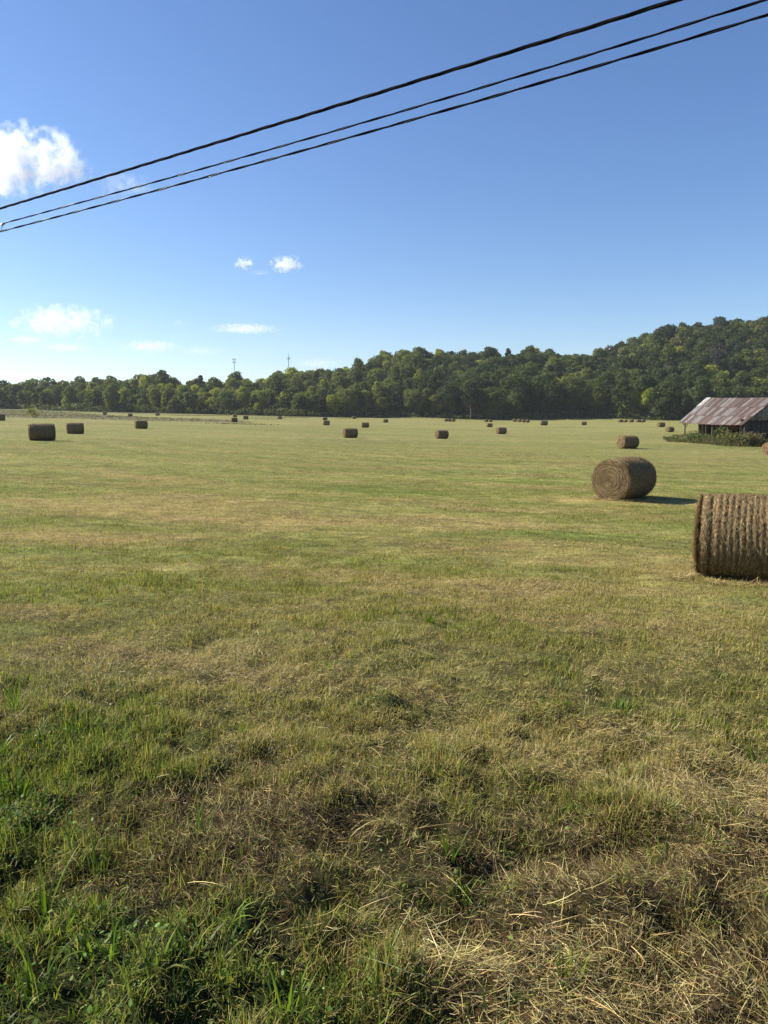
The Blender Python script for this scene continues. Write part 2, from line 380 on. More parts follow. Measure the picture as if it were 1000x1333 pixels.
def layer_litter(r0, r1, dens, wmul, segs):
    x, y = scatter(r0, r1, dens); st, gr, th, lu = field(x, y)
    cl = vn(x * 2.1, y * 2.1, 90) * .7 + vn(x * 5, y * 5, 91) * .5
    keep = (rng.random(len(x)) < np.clip(.12 + .6 * st + .7 * th - .9 * lu + (cl - .6) * 1.5, .03, 1)) & (rng.random(len(x)) < 1 - sstep(r1 * .5, r1, np.hypot(x, y)))
    x, y, st, gr, th, lu, cl = [q[keep] for q in (x, y, st, gr, th, lu, cl)]
    n = len(x); pile = np.clip(st - .7, 0, 1) * .04 + np.clip(th - .3, 0, 1) * .035
    z = ground_z(x, y) + rng.random(n) * (.015 + .03 * cl) + rng.random(n) * pile
    pr = np.stack([.30 + .9 * st, .06 + .3 * st * st, .35 + 1.3 * th, .25 + .4 * gr, .35 + 0 * st], 1)
    col, k = pickcol(n, np.clip(pr, .001, 9), [G_TAN, G_PALE, G_BRN, G_YEL, G_GREY], .42)
    L = (.018 + .085 * rng.random(n) ** 2.5) * (1 + .3 * (wmul > 2)); wd = (.0016 + .0022 * rng.random(n) ** 2) * wmul
    swirl = 2 * np.pi * 1.4 * vn(x * 1.6, y * 1.6, 95)
    phi = swirl + rng.normal(0, .9, n)
    V = strips(np.stack([x, y, z], -1), phi, L, wd, 1.5 + rng.normal(-.12, .22, n), rng.normal(0.1, .9, n), col, segs, roll=rng.normal(0, .8, n))
    parts_s.append(V)
layer_stubble(1.3, 5.5, 17000, 1.1, .95, 2)
layer_stubble(3.0, 14, 4200, 1.0, 1.35, 2)
layer_stubble(6, 34, 1100, 1.0, 2.2, 1)
layer_stubble(12, 80, 240, .95, 3.4, 1)
layer_stubble(25, 170, 32, .9, 6.5, 1)
layer_litter(1.3, 5.0, 15000, .72, 3)
layer_litter(3.0, 10, 4200, 1.0, 2)
layer_litter(6, 24, 800, 1.9, 1)
layer_litter(14, 70, 70, 3.6, 1)

# lush uncut clumps: broad blades in tufts
def tufts(cx, cy, nb, Lm, wm, spread, cols, lean=.5):
    n = nb * len(cx); k = np.repeat(np.arange(len(cx)), nb)
    a = rng.random(n) * 2 * np.pi; rr = np.sqrt(rng.random(n)) * spread
    x = cx[k] + rr * np.cos(a); y = cy[k] + rr * np.sin(a); z = ground_z(x, y) - .005
    L = Lm * (.45 + .75 * rng.random(n)) * (.7 + .6 * rng.random(len(cx)))[k]
    phi = a + rng.normal(0, .7, n)
    ci = rng.integers(0, len(cols), n); col = palette(n, (1, 1, 1), .22) * np.asarray(cols)[ci]
    parts_l.append(strips(np.stack([x, y, z], -1), phi, L, wm * (.6 + .8 * rng.random(n)), np.abs(rng.normal(.15, .25, n)) * lean * 2, rng.random(n) * 1.5 * lean * 1.6, col, 4))
x, y = scatter(1.3, 6.5, 110); s_, g_, t_, l_ = field(x, y); kk = rng.random(len(x)) < np.clip(l_ * 1.1 - .1, 0, 1)
tufts(x[kk], y[kk], 12, .095, .0078, .05, [G_LUSH, G_LUSH, G_LIME, (.10, .16, .03), (.05, .09, .015), (.24, .31, .05), G_STUB], .85)
x, y = scatter(1.5, 11, 5); s_, g_, t_, l_ = field(x, y); kk = rng.random(len(x)) < np.clip(.15 + g_ * .5 - .3, 0, 1)
tufts(x[kk], y[kk], 12, .10, .005, .04, [G_STUB, G_LIME, G_LUSH])
# single tufts the photo shows
T = [(262, 1085, 18, .22), (130, 1130, 10, .2), (60, 1180, 14, .2), (150, 1260, 16, .17), (25, 1030, 24, .2), (95, 960, 18, .14), (320, 1130, 9, .12), (20, 930, 22, .24), (590, 1120, 18, .13),
     (745, 1290, 26, .13), (600, 1170, 20, .12), (985, 985, 22, .22), (860, 1130, 10, .12), (240, 1010, 8, .1), (680, 1290, 12, .1), (450, 1290, 10, .11), (440, 1040, 8, .09), (790, 925, 40, .09), (810, 930, 40, .09), (560, 812, 50, .09), (590, 815, 40, .08), (375, 1330, 16, .14), (50, 1300, 16, .2)]
for (px, py, nb, L) in T:
    p = hit(px, py); tufts(np.array([p[0]]), np.array([p[1]]), nb, L, .0065, .04, [G_LIME, G_LUSH, (.10, .17, .03)], .42)
# tall feathery grasses at the left edge
for (px, py) in [(5, 930), (25, 915), (60, 905), (-20, 950), (115, 905), (40, 880)]:
    p = hit(px, py); tufts(np.array([p[0]]), np.array([p[1]]), 34, .26, .0022, .1, [G_GREY, G_STUB, (.12, .15, .06)], .7)
# low broad leaves (clover, plantain) among the lush grass
def broad():
    x, y = scatter(1.3, 5.5, 2600); s_, g_, t_, l_ = field(x, y); k = rng.random(len(x)) < np.clip(l_ * 1.1 * (.2 + 1.2 * vn(x * 4, y * 4, 66)) - .12 + .04 * g_, 0, 1)
    x = x[k]; y = y[k]; n = len(x); z = ground_z(x, y) + .015 + .05 * rng.random(n)
    nr_ = rng.normal(0, .5, (n, 3)); nr_[:, 2] = 1; nr_ /= np.linalg.norm(nr_, axis=1)[:, None]
    a = rng.normal(0, 1, (n, 3)); u = np.cross(nr_, a); u /= np.linalg.norm(u, axis=1)[:, None]; v = np.cross(nr_, u)
    s1 = (.0035 + .008 * rng.random(n) ** 2)[:, None]; s2 = s1 * .6; P = np.stack([x, y, z], -1)
    V = np.stack([P - u * s1, P + v * s2 - u * s1 * .2, P + v * s2 * .7 + u * s1 * .6, P + u * s1, P - v * s2 * .7 + u * s1 * .6, P - v * s2 - u * s1 * .2], 1).reshape(-1, 3)
    b = (np.arange(n) * 6)[:, None]
    parts_l.append((V, np.vstack([b + np.array([[0, 1, 2, 3]]), b + np.array([[0, 3, 4, 5]])]), np.zeros((0, 3), int), np.repeat(palette(n, (.10, .16, .035), .4), 6, 0)))
broad()
# long pale stems lying across the thatch
def stems(n, zone):
    px = rng.uniform(zone[0], zone[2], n); py = rng.uniform(zone[1], zone[3], n)
    P = np.array([hit(a, b) for a, b in zip(px, py)]); P[:, 2] = ground_z(P[:, 0], P[:, 1]) + .02 + .04 * rng.random(n)
    L = .06 + .16 * rng.random(n) ** 1.5; phi = rng.normal(-.6, .7, n) + np.pi * (rng.random(n) < .5)
    parts_s.append(strips(P, phi, L, (.0012 + .0018 * rng.random(n)), 1.45 + rng.normal(-.15, .25, n), rng.normal(.2, .9, n), palette(n, G_TAN, .3), 5, roll=rng.normal(0, .6, n)))
stems(50, (500, 1080, 1000, 1333)); stems(30, (180, 1020, 600, 1250)); stems(50, (80, 830, 400, 900)); stems(35, (930, 1000, 1000, 1110)); stems(30, (450, 900, 1000, 1080))
stems(25, (850, 1290, 1000, 1340))
def clippings(px, py, n, rx, ry, ang=0.0, wm=1.0, lm=1.0, cols=None, hollow=0.0, z=.02):
    c = hit(px, py) if not isinstance(px, np.ndarray) else px; t = rng.normal(0, 1, (n, 2))
    if hollow: t = t / np.linalg.norm(t, axis=1)[:, None] * (hollow + np.abs(rng.normal(0, .22, n)))[:, None]
    t = t * [rx, ry]; ca, sa = math.cos(ang), math.sin(ang); x = c[0] + t[:, 0] * ca - t[:, 1] * sa; y = c[1] + t[:, 0] * sa + t[:, 1] * ca
    k = vn(x * 2.5, y * 2.5, 400) > .34; x = x[k]; y = y[k]; n = len(x)
    P = np.stack([x, y, ground_z(x, y) + z * (.5 + rng.random(n))], -1); dist = np.hypot(x, y)
    wd = np.maximum(.0014, .00030 * dist) * (.7 + .9 * rng.random(n)) * wm
    col = pickcol(n, np.array([[.5, .22, .28]]).repeat(n, 0), [G_TAN, G_PALE, G_BRN], .3)[0]
    parts_s.append(strips(P, ang + rng.normal(0, .8, n), (.03 + .10 * rng.random(n) ** 1.5) * lm, wd, 1.45 + rng.normal(-.12, .2, n), rng.normal(.2, .8, n), col, 2, roll=rng.normal(0, .7, n)))
def streak(p0, p1, n, wdt, **k):
    a = hit(*p0); b = hit(*p1); c = (a + b) / 2; L = math.hypot(b[0] - a[0], b[1] - a[1]); clippings(c, None, n, L / 3.2, wdt, math.atan2(b[1] - a[1], b[0] - a[0]), **k)
streak((105, 835), (250, 868), 2600, .10); streak((250, 870), (380, 895), 1400, .12); streak((0, 792), (70, 805), 900, .12)
streak((170, 640), (330, 668), 2600, .45); streak((330, 665), (460, 680), 2200, .35); streak((450, 672), (600, 690), 1400, .3)
streak((560, 662), (680, 666), 1500, .22); streak((520, 708), (650, 722), 1300, .16); streak((640, 706), (800, 712), 800, .14)
streak((480, 900), (640, 930), 700, .10); streak((620, 765), (760, 772), 1600, .25); streak((700, 870), (830, 885), 600, .1)
streak((930, 1020), (1010, 1075), 1500, .09, z=.05); streak((590, 1230), (780, 1320), 400, .06, lm=1.2); streak((430, 1190), (640, 1265), 200, .07)
for a_, b_ in (((60, 590), (330, 632)), ((150, 575), (480, 640)), ((260, 572), (560, 625)), ((20, 625), (240, 668)), ((380, 572), (640, 610)), ((600, 590), (760, 598)), ((640, 615), (760, 622)), ((0, 690), (180, 722)), ((330, 720), (520, 750))):
    streak(a_, b_, 1500, .28)
for (px_, py_, rx_, ry_, n_) in ((975, 757, 1.0, .45, 3800), (812, 650, .95, .75, 3000), (817, 584, .9, .7, 900), (55, 573, .9, .6, 500)):
    clippings(px_, py_, n_, rx_, ry_, 0, hollow=.75, z=.035); stems(25, (560, 1180, 800, 1333))
V, Fs, C = join(parts_g); o = obj('grass', np_mesh('grass', V, Fs, M_blade, C)); tag(o, 'short green and yellow stubble grass covering the hay field', 'grass', kind='stuff')
V, Fs, C = join(parts_l); o = obj('lush_grass', np_mesh('lush_grass', V, Fs, M_lush, C)); tag(o, 'lush green uncut tufts and low leaves at the lower left and here and there', 'grass', kind='stuff')
V, Fs, C = join(parts_s); o = obj('loose_straw', np_mesh('loose_straw', V, Fs, M_straw, C)); tag(o, 'dry cut straw lying loose on the stubble', 'straw', kind='stuff')
# weedy uncut verge at the back left and under the wood edge
def verge():
    P = []
    n = 16000; x = rng.uniform(-190, -20, n); y = rng.uniform(142, 300, n)
    k = (rng.random(n) < strip_mask(x, y)); P.append(np.stack([x[k], y[k]], -1))
    x = rng.uniform(-200, 200, 7000); y = edge_y(x) - rng.random(7000) ** 2 * 7; P.append(np.stack([x, y], -1))
    c = np.array([hit(312, 552)[:2]]); P.append(c + rng.normal(0, 1, (260, 2)) * [3.2, .8]); 
    for (p0, p1, rw) in ((325, 372, 544.5), (372, 400, 543.5), (440, 462, 544.5), (225, 300, 541)):
        c0, c1 = hit(p0, rw), hit(p1, rw); t = rng.random(420)[:, None]; P.append(c0[None, :2] * (1 - t) + c1[None, :2] * t + rng.normal(0, .7, (420, 2)))
    P = np.vstack(P); n = len(P); z = ground_z(P[:, 0], P[:, 1])
    L = .05 + .13 * rng.random(n)
    return strips(np.stack([P[:, 0], P[:, 1], z], -1), rng.random(n) * 6.3, L, .2 + .35 * rng.random(n), rng.random(n) * .6, rng.random(n), pickcol(n, np.ones((n, 4)), [(.15, .13, .07), (.12, .12, .05), (.20, .165, .09), (.085, .10, .04)])[0], 2)
V, Fs, C = join([verge()]); o = obj('tall_weeds', np_mesh('tall_weeds', V, Fs, M_blade, C)); tag(o, 'uncut grey green weeds along the far edges of the field', 'weeds', kind='stuff')
# ---------------------------------------------------------------- hay bales
BR, BL = .6, 1.56
def bale_radius(u, a, seed, amp=1.0):
    """u -1..1 along the axis, a angle"""
    x = u * BL / 2
    wob = .03 * fbm(x * 3 + 7, a * 1.9, seed, 3)
    rid = np.abs(np.sin((x + wob) * np.pi / .076 + .6 * fbm(x * 4, a * 1.2, seed + 3, 2)))
    r = BR * (1 + amp * (.02 * fbm(x * 2.2, a * .9, seed + 14, 2) + .043 * (rid - .6) * (.35 + 1.1 * vn(x * 9, a * 2.2, seed + 2)) * (1 - sstep(.80, .86, np.abs(u))) + .05 * fbm(np.cos(a) * 1.5 + x * .8, np.sin(a) * 1.5, seed + 5, 3) + .030 * fbm(x * 34, a * 15, seed + 9, 3)))
    r = r - amp * .05 * np.exp(-((np.abs(u) - .83) / .03) ** 2) * BR / .6
    r = r * (1 - .07 * np.clip((np.abs(u) - .9) / .1, 0, 1) ** 2 - .02 * np.abs(u) ** 6)
    r = r * (1 + .02 * np.cos(2 * a) - .05 * np.clip(-np.sin(a) - .75, 0, 1))       # slumped flat where it sits
    return r
def hay_col(n, b=(.255, .185, .105), var=.3): return palette(n, b, var, .05)
def bale_meshes(tag_, nu, nA, ncap, strands_n, seed, shade_tone=1.0):
    u = np.linspace(-1, 1, nu); a = np.linspace(0, 2 * np.pi, nA, endpoint=False); U, A = np.meshgrid(u, a, indexing='ij')
    r = bale_radius(U, A, seed); X = U * BL / 2
    X = X * (1 + .03 * fbm(np.cos(A) * 2, np.sin(A) * 2, seed + 1, 3) * np.abs(U))
    V = np.stack([X, r * np.cos(A), r * np.sin(A)], -1).reshape(-1, 3)
    ix = np.arange(nu * nA).reshape(nu, nA); f = np.stack([ix[:-1], ix[1:], np.roll(ix, -1, 1)[1:], np.roll(ix, -1, 1)[:-1]], -1).reshape(-1, 4)
    shade = np.exp(.45 * fbm(X * 9, A * 14, seed + 20, 3)).reshape(-1, 1)
    side = np_mesh('bale_side', V, [f], M_hay, np.array([.30, .215, .110]) * shade_tone * shade, smooth=True)
    ends = []
    for s in (-1, 1):
        i0 = 0 if s < 0 else nu - 1
        rr = np.linspace(1, 0, ncap + 1)[:-1]; k = []; 
        for q, t in enumerate(rr):
            R_ = r[i0] * t; ang = a
            sp = np.sin(2 * np.pi * (t * 13 + ang / (2 * np.pi)) + 3 * fbm(np.cos(ang) * t * 3, np.sin(ang) * t * 3, seed + 30, 3))
            d = .0 if q == 0 else (.028 * sp + .05 * (1 - t * t) + .06 * fbm(np.cos(ang) * t * 7, np.sin(ang) * t * 7, seed + 31, 3))
            k.append(np.stack([X[i0] + s * d, R_ * np.cos(ang), R_ * np.sin(ang)], -1))
        V = np.vstack(k + [[[X[i0].mean() + s * .04, 0, 0]]]); ix = np.arange(len(rr) * nA).reshape(len(rr), nA)
        f = np.stack([ix[:-1], ix[1:], np.roll(ix, -1, 1)[1:], np.roll(ix, -1, 1)[:-1]], -1).reshape(-1, 4)
        t3 = np.stack([ix[-1], np.full(nA, len(V) - 1), np.roll(ix[-1], -1)], -1)
        tt = np.hypot(V[:, 1], V[:, 2]) / BR; an = np.arctan2(V[:, 2], V[:, 1]); sh = np.exp(.5 * fbm(V[:, 1] * 9, V[:, 2] * 9, seed + 33, 4) + 0.5 * np.sin(2 * np.pi * (tt * 13 + an / (2 * np.pi))))[:, None]
        ends.append(np_mesh('bale_end', V, [f, t3], M_hay, np.array([.165, .112, .056]) * (.4 + .6 * shade_tone) * sh, smooth=True))
    fz = None
    if strands_n:
        n = strands_n; P = []; nb = int(n * .62)
        uu = rng.uniform(-1, 1, nb); aa = rng.random(nb) * 2 * np.pi; rr = bale_radius(uu, aa, seed) + .002
        B = np.stack([uu * BL / 2, rr * np.cos(aa), rr * np.sin(aa)], -1)
        tan = np.stack([0 * aa, -np.sin(aa), np.cos(aa)], -1); nor = np.stack([0 * aa, np.cos(aa), np.sin(aa)], -1); ax = np.tile([1.0, 0, 0], (nb, 1))
        D = tan * np.sign(rng.normal(0, 1, nb))[:, None] + ax * rng.normal(0, .6, nb)[:, None] + nor * rng.normal(.12, .20, nb)[:, None]
        ne = n - nb; s = np.where(rng.random(ne) < .62, -1, 1); t = np.sqrt(rng.random(ne)) * .99; a2 = rng.random(ne) * 2 * np.pi
        B2 = np.stack([s * (BL / 2 + .012 + .05 * (1 - t * t)), BR * .96 * t * np.cos(a2), BR * .96 * t * np.sin(a2)], -1)
        tan2 = np.stack([0 * a2, -np.sin(a2), np.cos(a2)], -1); rad2 = np.stack([0 * a2, np.cos(a2), np.sin(a2)], -1)
        nor2 = np.stack([s.astype(float), 0 * a2, 0 * a2], -1)
        D2 = tan2 * np.sign(rng.normal(0, 1, ne))[:, None] + rad2 * rng.normal(0, .2, ne)[:, None] + nor2 * rng.normal(.08, .15, ne)[:, None]
        B = np.vstack([B, B2]); D = np.vstack([D, D2]); NN = np.vstack([nor, nor2])
        D /= np.linalg.norm(D, axis=1)[:, None]; L = .03 + .07 * rng.random(n) ** 1.5; wd = (.0022 + .0032 * rng.random(n)) * (1 if strands_n > 6000 else 3.2)
        sd = np.cross(D, NN); sd /= np.linalg.norm(sd, axis=1)[:, None] + 1e-6
        rad = np.maximum(np.hypot(B[:, 1], B[:, 2]), .08); L[nb:] *= 1.6 + 2.2 * rng.random(ne); L = np.minimum(L, rad * 1.2)
        cen = -np.stack([0 * rad, B[:, 1] / rad, B[:, 2] / rad], -1)
        mid = B + D * (L * .5)[:, None] + cen * ((L * .5) ** 2 / (2 * rad))[:, None] + NN * .006; tip = B + D * L[:, None] + cen * (L ** 2 / (2 * rad))[:, None]
        V = np.stack([B - sd * wd[:, None] / 2, B + sd * wd[:, None] / 2, mid - sd * wd[:, None] / 2, mid + sd * wd[:, None] / 2, tip], 1).reshape(-1, 3)
        b = (np.arange(n) * 5)[:, None]
        cc = pickcol(n, np.array([[.5, .3, .16, .2]]).repeat(n, 0), [(.38, .275, .14), (.22, .15, .075), (.60, .47, .26), (.09, .06, .03)], .35)[0]
        fz = np_mesh('loose_strands', V, [b + np.array([[0, 1, 3, 2]]), b + np.array([[2, 3, 4]])], M_straw, np.repeat(cc, 5, 0))
    return side, ends, fz
def mat_hay():
    n = N('rolled_hay'); c = n.n('Attribute', attribute_name='Col').outputs['Color']; pos = n.n('TexCoord').outputs['Object']
    mp = n.n('Mapping', i_Vector=pos); mp.inputs['Scale'].default_value = (1.0, .28, .28)
    a = n.noise(mp.outputs[0], 60, 5, .75); b = n.noise(pos, 28, 6, .75)
    f = n.math('MULTIPLY', n.ramp(a, .34, .66, .55, 1.45), n.ramp(b, .34, .66, .6, 1.4))
    c = n.mix(1.0, c, n.n('CombineColor', i_0=f, i_1=f, i_2=f).outputs[0], 'MULTIPLY')
    p = n.n('BsdfPrincipled', i_Base_Color=c, i_Roughness=.85); p.inputs['Specular IOR Level'].default_value = .15
    bp = n.n('Bump', i_Height=n.math('ADD', a, b), i_Strength=1.0, i_Distance=.03); n.link(bp.outputs[0], p.inputs['Normal'])
    n.link(p.outputs[0], n.out.inputs[0]); return n.m
M_hay = mat_hay()
BM = {'near': [bale_meshes('n', 170, 240, 40, 62000, 101), bale_meshes('n', 120, 200, 46, 42000, 131, .85)],
      'mid': [bale_meshes('m', 70, 64, 10, 3200, 161, .55), bale_meshes('m', 70, 64, 10, 3200, 191, .62)], 'far': [bale_meshes('f', 24, 24, 3, 0, 221, .5), bale_meshes('f', 24, 24, 3, 0, 251, .65), bale_meshes('f', 24, 24, 3, 0, 281, .42)]}  # mid and far sets darker: their shaded look is put into the hay colour
G_FIELD = 'round hay bales scattered over the mown field'; G_EDGE = 'hay bales lined up along the wood edge'
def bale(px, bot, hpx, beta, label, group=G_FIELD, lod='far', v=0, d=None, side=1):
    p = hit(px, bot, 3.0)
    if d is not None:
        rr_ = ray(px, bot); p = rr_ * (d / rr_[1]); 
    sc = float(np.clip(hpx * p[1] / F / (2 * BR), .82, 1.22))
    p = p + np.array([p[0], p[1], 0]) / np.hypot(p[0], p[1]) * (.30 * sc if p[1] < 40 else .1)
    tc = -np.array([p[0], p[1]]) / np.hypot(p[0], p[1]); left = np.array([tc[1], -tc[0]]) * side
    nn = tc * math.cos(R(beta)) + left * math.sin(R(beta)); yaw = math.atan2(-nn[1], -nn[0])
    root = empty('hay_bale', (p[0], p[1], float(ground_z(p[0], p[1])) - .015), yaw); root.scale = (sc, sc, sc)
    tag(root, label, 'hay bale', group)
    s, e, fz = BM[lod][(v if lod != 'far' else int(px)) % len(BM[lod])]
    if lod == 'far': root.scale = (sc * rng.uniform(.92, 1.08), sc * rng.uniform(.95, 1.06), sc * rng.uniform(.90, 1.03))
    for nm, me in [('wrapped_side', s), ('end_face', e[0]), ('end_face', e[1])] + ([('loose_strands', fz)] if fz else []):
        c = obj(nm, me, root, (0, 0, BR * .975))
        if nm == 'loose_strands': c['kind'] = 'stuff'
    return root
bale(989, 757.5, 118, 88, 'largest nearest hay bale with ridged lit side, cut by the right edge', lod='near', v=0)
bale(811.5, 650.5, 56, 27, 'second nearest hay bale showing its coiled spiral end, shadow stretching right', lod='near', v=1)
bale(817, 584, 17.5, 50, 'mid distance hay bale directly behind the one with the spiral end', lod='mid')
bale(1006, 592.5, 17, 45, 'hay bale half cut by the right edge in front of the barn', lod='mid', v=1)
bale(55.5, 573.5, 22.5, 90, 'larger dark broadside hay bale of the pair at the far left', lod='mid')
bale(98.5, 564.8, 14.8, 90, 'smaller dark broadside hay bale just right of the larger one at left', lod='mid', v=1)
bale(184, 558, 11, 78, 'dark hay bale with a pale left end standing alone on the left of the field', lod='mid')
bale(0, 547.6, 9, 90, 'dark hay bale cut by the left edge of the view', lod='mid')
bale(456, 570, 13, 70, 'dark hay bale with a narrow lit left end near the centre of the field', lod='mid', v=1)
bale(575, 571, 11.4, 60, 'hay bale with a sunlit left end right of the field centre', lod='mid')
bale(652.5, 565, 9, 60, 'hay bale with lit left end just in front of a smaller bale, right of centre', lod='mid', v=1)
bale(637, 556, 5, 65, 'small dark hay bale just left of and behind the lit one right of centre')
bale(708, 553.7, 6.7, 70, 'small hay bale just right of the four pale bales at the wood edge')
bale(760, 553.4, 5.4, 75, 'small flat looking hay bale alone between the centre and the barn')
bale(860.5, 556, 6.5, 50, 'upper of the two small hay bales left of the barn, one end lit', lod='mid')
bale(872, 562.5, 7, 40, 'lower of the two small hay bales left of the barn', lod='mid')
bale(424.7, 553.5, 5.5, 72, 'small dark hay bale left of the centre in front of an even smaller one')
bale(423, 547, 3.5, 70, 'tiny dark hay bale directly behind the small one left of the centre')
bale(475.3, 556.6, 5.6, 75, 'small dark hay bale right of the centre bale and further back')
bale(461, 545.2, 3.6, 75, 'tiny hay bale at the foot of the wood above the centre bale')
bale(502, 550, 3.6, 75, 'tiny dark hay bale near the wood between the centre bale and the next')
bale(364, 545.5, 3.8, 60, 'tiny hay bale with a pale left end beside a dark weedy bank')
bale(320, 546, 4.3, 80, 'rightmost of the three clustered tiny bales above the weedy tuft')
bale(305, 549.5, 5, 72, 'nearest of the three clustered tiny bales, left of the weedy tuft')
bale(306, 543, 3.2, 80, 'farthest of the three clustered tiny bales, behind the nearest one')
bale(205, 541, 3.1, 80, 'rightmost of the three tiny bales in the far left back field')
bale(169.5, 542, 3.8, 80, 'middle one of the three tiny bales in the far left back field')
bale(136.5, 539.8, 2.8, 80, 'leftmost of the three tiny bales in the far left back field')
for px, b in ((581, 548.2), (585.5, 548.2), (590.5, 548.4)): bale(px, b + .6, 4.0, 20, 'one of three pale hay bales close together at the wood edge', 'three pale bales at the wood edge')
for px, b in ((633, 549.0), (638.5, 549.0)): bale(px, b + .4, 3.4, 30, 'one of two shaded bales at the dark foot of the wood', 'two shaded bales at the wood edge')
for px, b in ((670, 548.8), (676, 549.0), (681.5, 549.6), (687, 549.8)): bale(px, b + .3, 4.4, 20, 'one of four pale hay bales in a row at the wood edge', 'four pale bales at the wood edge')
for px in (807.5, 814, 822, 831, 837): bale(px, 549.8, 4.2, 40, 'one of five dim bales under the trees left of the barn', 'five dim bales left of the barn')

# ---------------------------------------------------------------- trees
def leaf_quads(P, size, nrm_, col, jit=.8):
    n = len(P); nn = nrm_ + rng.normal(0, jit, (n, 3)); nn /= np.linalg.norm(nn, axis=1)[:, None] + 1e-6
    a = rng.normal(0, 1, (n, 3)); u = np.cross(nn, a); u /= np.linalg.norm(u, axis=1)[:, None] + 1e-6; v = np.cross(nn, u)
    s1 = (size * (.6 + .8 * rng.random(n)))[:, None] if np.ndim(size) else (size * (.6 + .8 * rng.random(n)))[:, None]
    s2 = s1 * (.45 + .4 * rng.random(n))[:, None]
    V = np.stack([P - u * s1, P + v * s2 + u * s1 * .15 * 1, P + u * s1, P - v * s2 - u * s1 * .2], 1).reshape(-1, 3)
    return V, (np.arange(n) * 4)[:, None] + np.array([[0, 1, 2, 3]]), np.repeat(col, 4, 0)
def crown(rx, z0, z1, nl, nleaf, size, seedcol=1.0, squash=1.0):
    """foliage cloud: leaf clusters on many lobes inside an egg shaped envelope"""
    H = z1 - z0; L = []
    for i in range(nl):
        t = (i + .5) / nl; z = z0 + H * (.12 + .80 * t); env = rx * (1 - (max(0, (t - .35)) / .72) ** 2 * .85) * (.75 + .25 * min(1, t * 4))
        ang = i * 2.4 + rng.normal(0, .4); rr = env * rng.uniform(.25, .78); lr = rx * rng.uniform(.16, .40)
        if i == nl - 1: rr *= .3
        L.append((rr * math.cos(ang), rr * math.sin(ang), z, lr))
    L = np.array(L); k = rng.integers(0, nl, nleaf)
    wts = L[:, 3] ** 2; k = rng.choice(nl, nleaf, p=wts / wts.sum())
    d = rng.normal(0, 1, (nleaf, 3)); d[:, 2] += .15; d /= np.linalg.norm(d, axis=1)[:, None]
    lump = 1 + .30 * np.sin(d[:, 0] * 9 + k) * np.cos(d[:, 1] * 8 + k * 2) * 1.0
    P = L[k, :3] + d * (L[k, 3] * lump * rng.uniform(.72, 1.08, nleaf))[:, None] * np.array([1, 1, .82 * squash])
    D2 = np.linalg.norm((P[:, None, :] - L[None, :, :3]), axis=2) / L[None, :, 3]
    deep = (D2 < .62).any(1) & (rng.random(nleaf) < .8)
    P = P[~deep]; d = d[~deep]; n = len(P)
    P[:, 2] = np.maximum(P[:, 2], z0 * .6)
    c = palette(n, (1, 1, 1), .22, .05) * (.9 + .2 * vn(P[:, 0] * .8, P[:, 2] * .8, 5))[:, None]
    return leaf_quads(P, np.full(n, size), d, c)
def trunk_mb(h, r, top, limbs=4, col=(.10, .08, .06)):
    m = MB(); zs = np.linspace(-.6, top, 6); lean = rng.normal(0, .02, 2)
    m.tube(np.stack([lean[0] * zs + .15 * np.sin(zs * .5), lean[1] * zs, zs], -1), np.linspace(r * 1.15, r * .35, 6), 7, col)
    for i in range(limbs):
        z = h * rng.uniform(.25, .6); a = i * 2.3 + rng.random(); l = h * rng.uniform(.22, .36); t = np.linspace(0, 1, 4)
        m.tube(np.stack([np.cos(a) * l * t, np.sin(a) * l * t, z + l * .8 * t ** .8], -1), np.linspace(r * .45, r * .1, 4), 5, col)
    return m
protos = []
for i in range(9):
    H = [12.5, 11, 13.5, 12, 10, 14, 11.5, 13, 9][i]; rx = [4.2, 4.6, 3.3, 5.4, 4.0, 4.4, 5.8, 2.7, 3.6][i]
    V, f, c = crown(rx, [.9, .4, 1.2, .8, .3, 1.4, .6, .9, .2][i], H, [30, 26, 34, 34, 24, 36, 32, 26, 22][i], 5600, .31)
    cm = np_mesh('crown', V, [f], M_leaf, c); tm = trunk_mb(H, .24, H * .72, 5).mesh('trunk', M_bark, True); protos.append((cm, tm, H, rx))
TONES = [((.050, .072, .028), 'dark green'), ((.080, .105, .036), 'dark green'), ((.130, .155, .046), 'mid green'), ((.180, .195, .058), 'mid green'), ((.330, .335, .070), 'yellow green'), ((.220, .195, .085), 'olive')]
def tone_at(x, y, px):
    n = vn(x / 22.0, y / 22.0, 7) + rng.normal(0, .22)
    if px < 330: p = [.10, .12, .22, .2, .27, .09]  # more yellow green trees at left, sunlit tops put into their tones
    elif px < 560: p = [.16, .17, .22, .16, .23, .06]
    else: p = [.28, .24, .19, .11, .12, .06]
    k = rng.random() * .55 + np.clip(n, 0, 1) * .45
    return int(np.searchsorted(np.cumsum(p) / np.sum(p), min(k, .999)))
spots = []
yy = 0.0; row = 0
while yy < 230:
    step = 7.0 + row * .2; step = min(step, 9.0)
    xx = -245 - row * 3
    while xx < 245 + row * 6:
        x = xx + rng.normal(0, 1.5); y = float(edge_y(x)) + 3 + yy + rng.normal(0, 1.6)
        px = CX + F * x / y
        if -130 < px < 1130 and not (px > 580 and row < 16 and rng.random() < .25) and y < np.interp(px, _dt_px, _dt) + 24: spots.append((x, y, px, row))
        xx += step
    yy += step * .95; row += 1
spots.sort(key=lambda s: (s[3], s[0]))
NIND = 298
vis = [s for s in spots if -15 < s[2] < 1015]
ind = vis[:NIND]; idset = set(ind); rest = [s for s in spots if s not in idset]
TGRP = {}
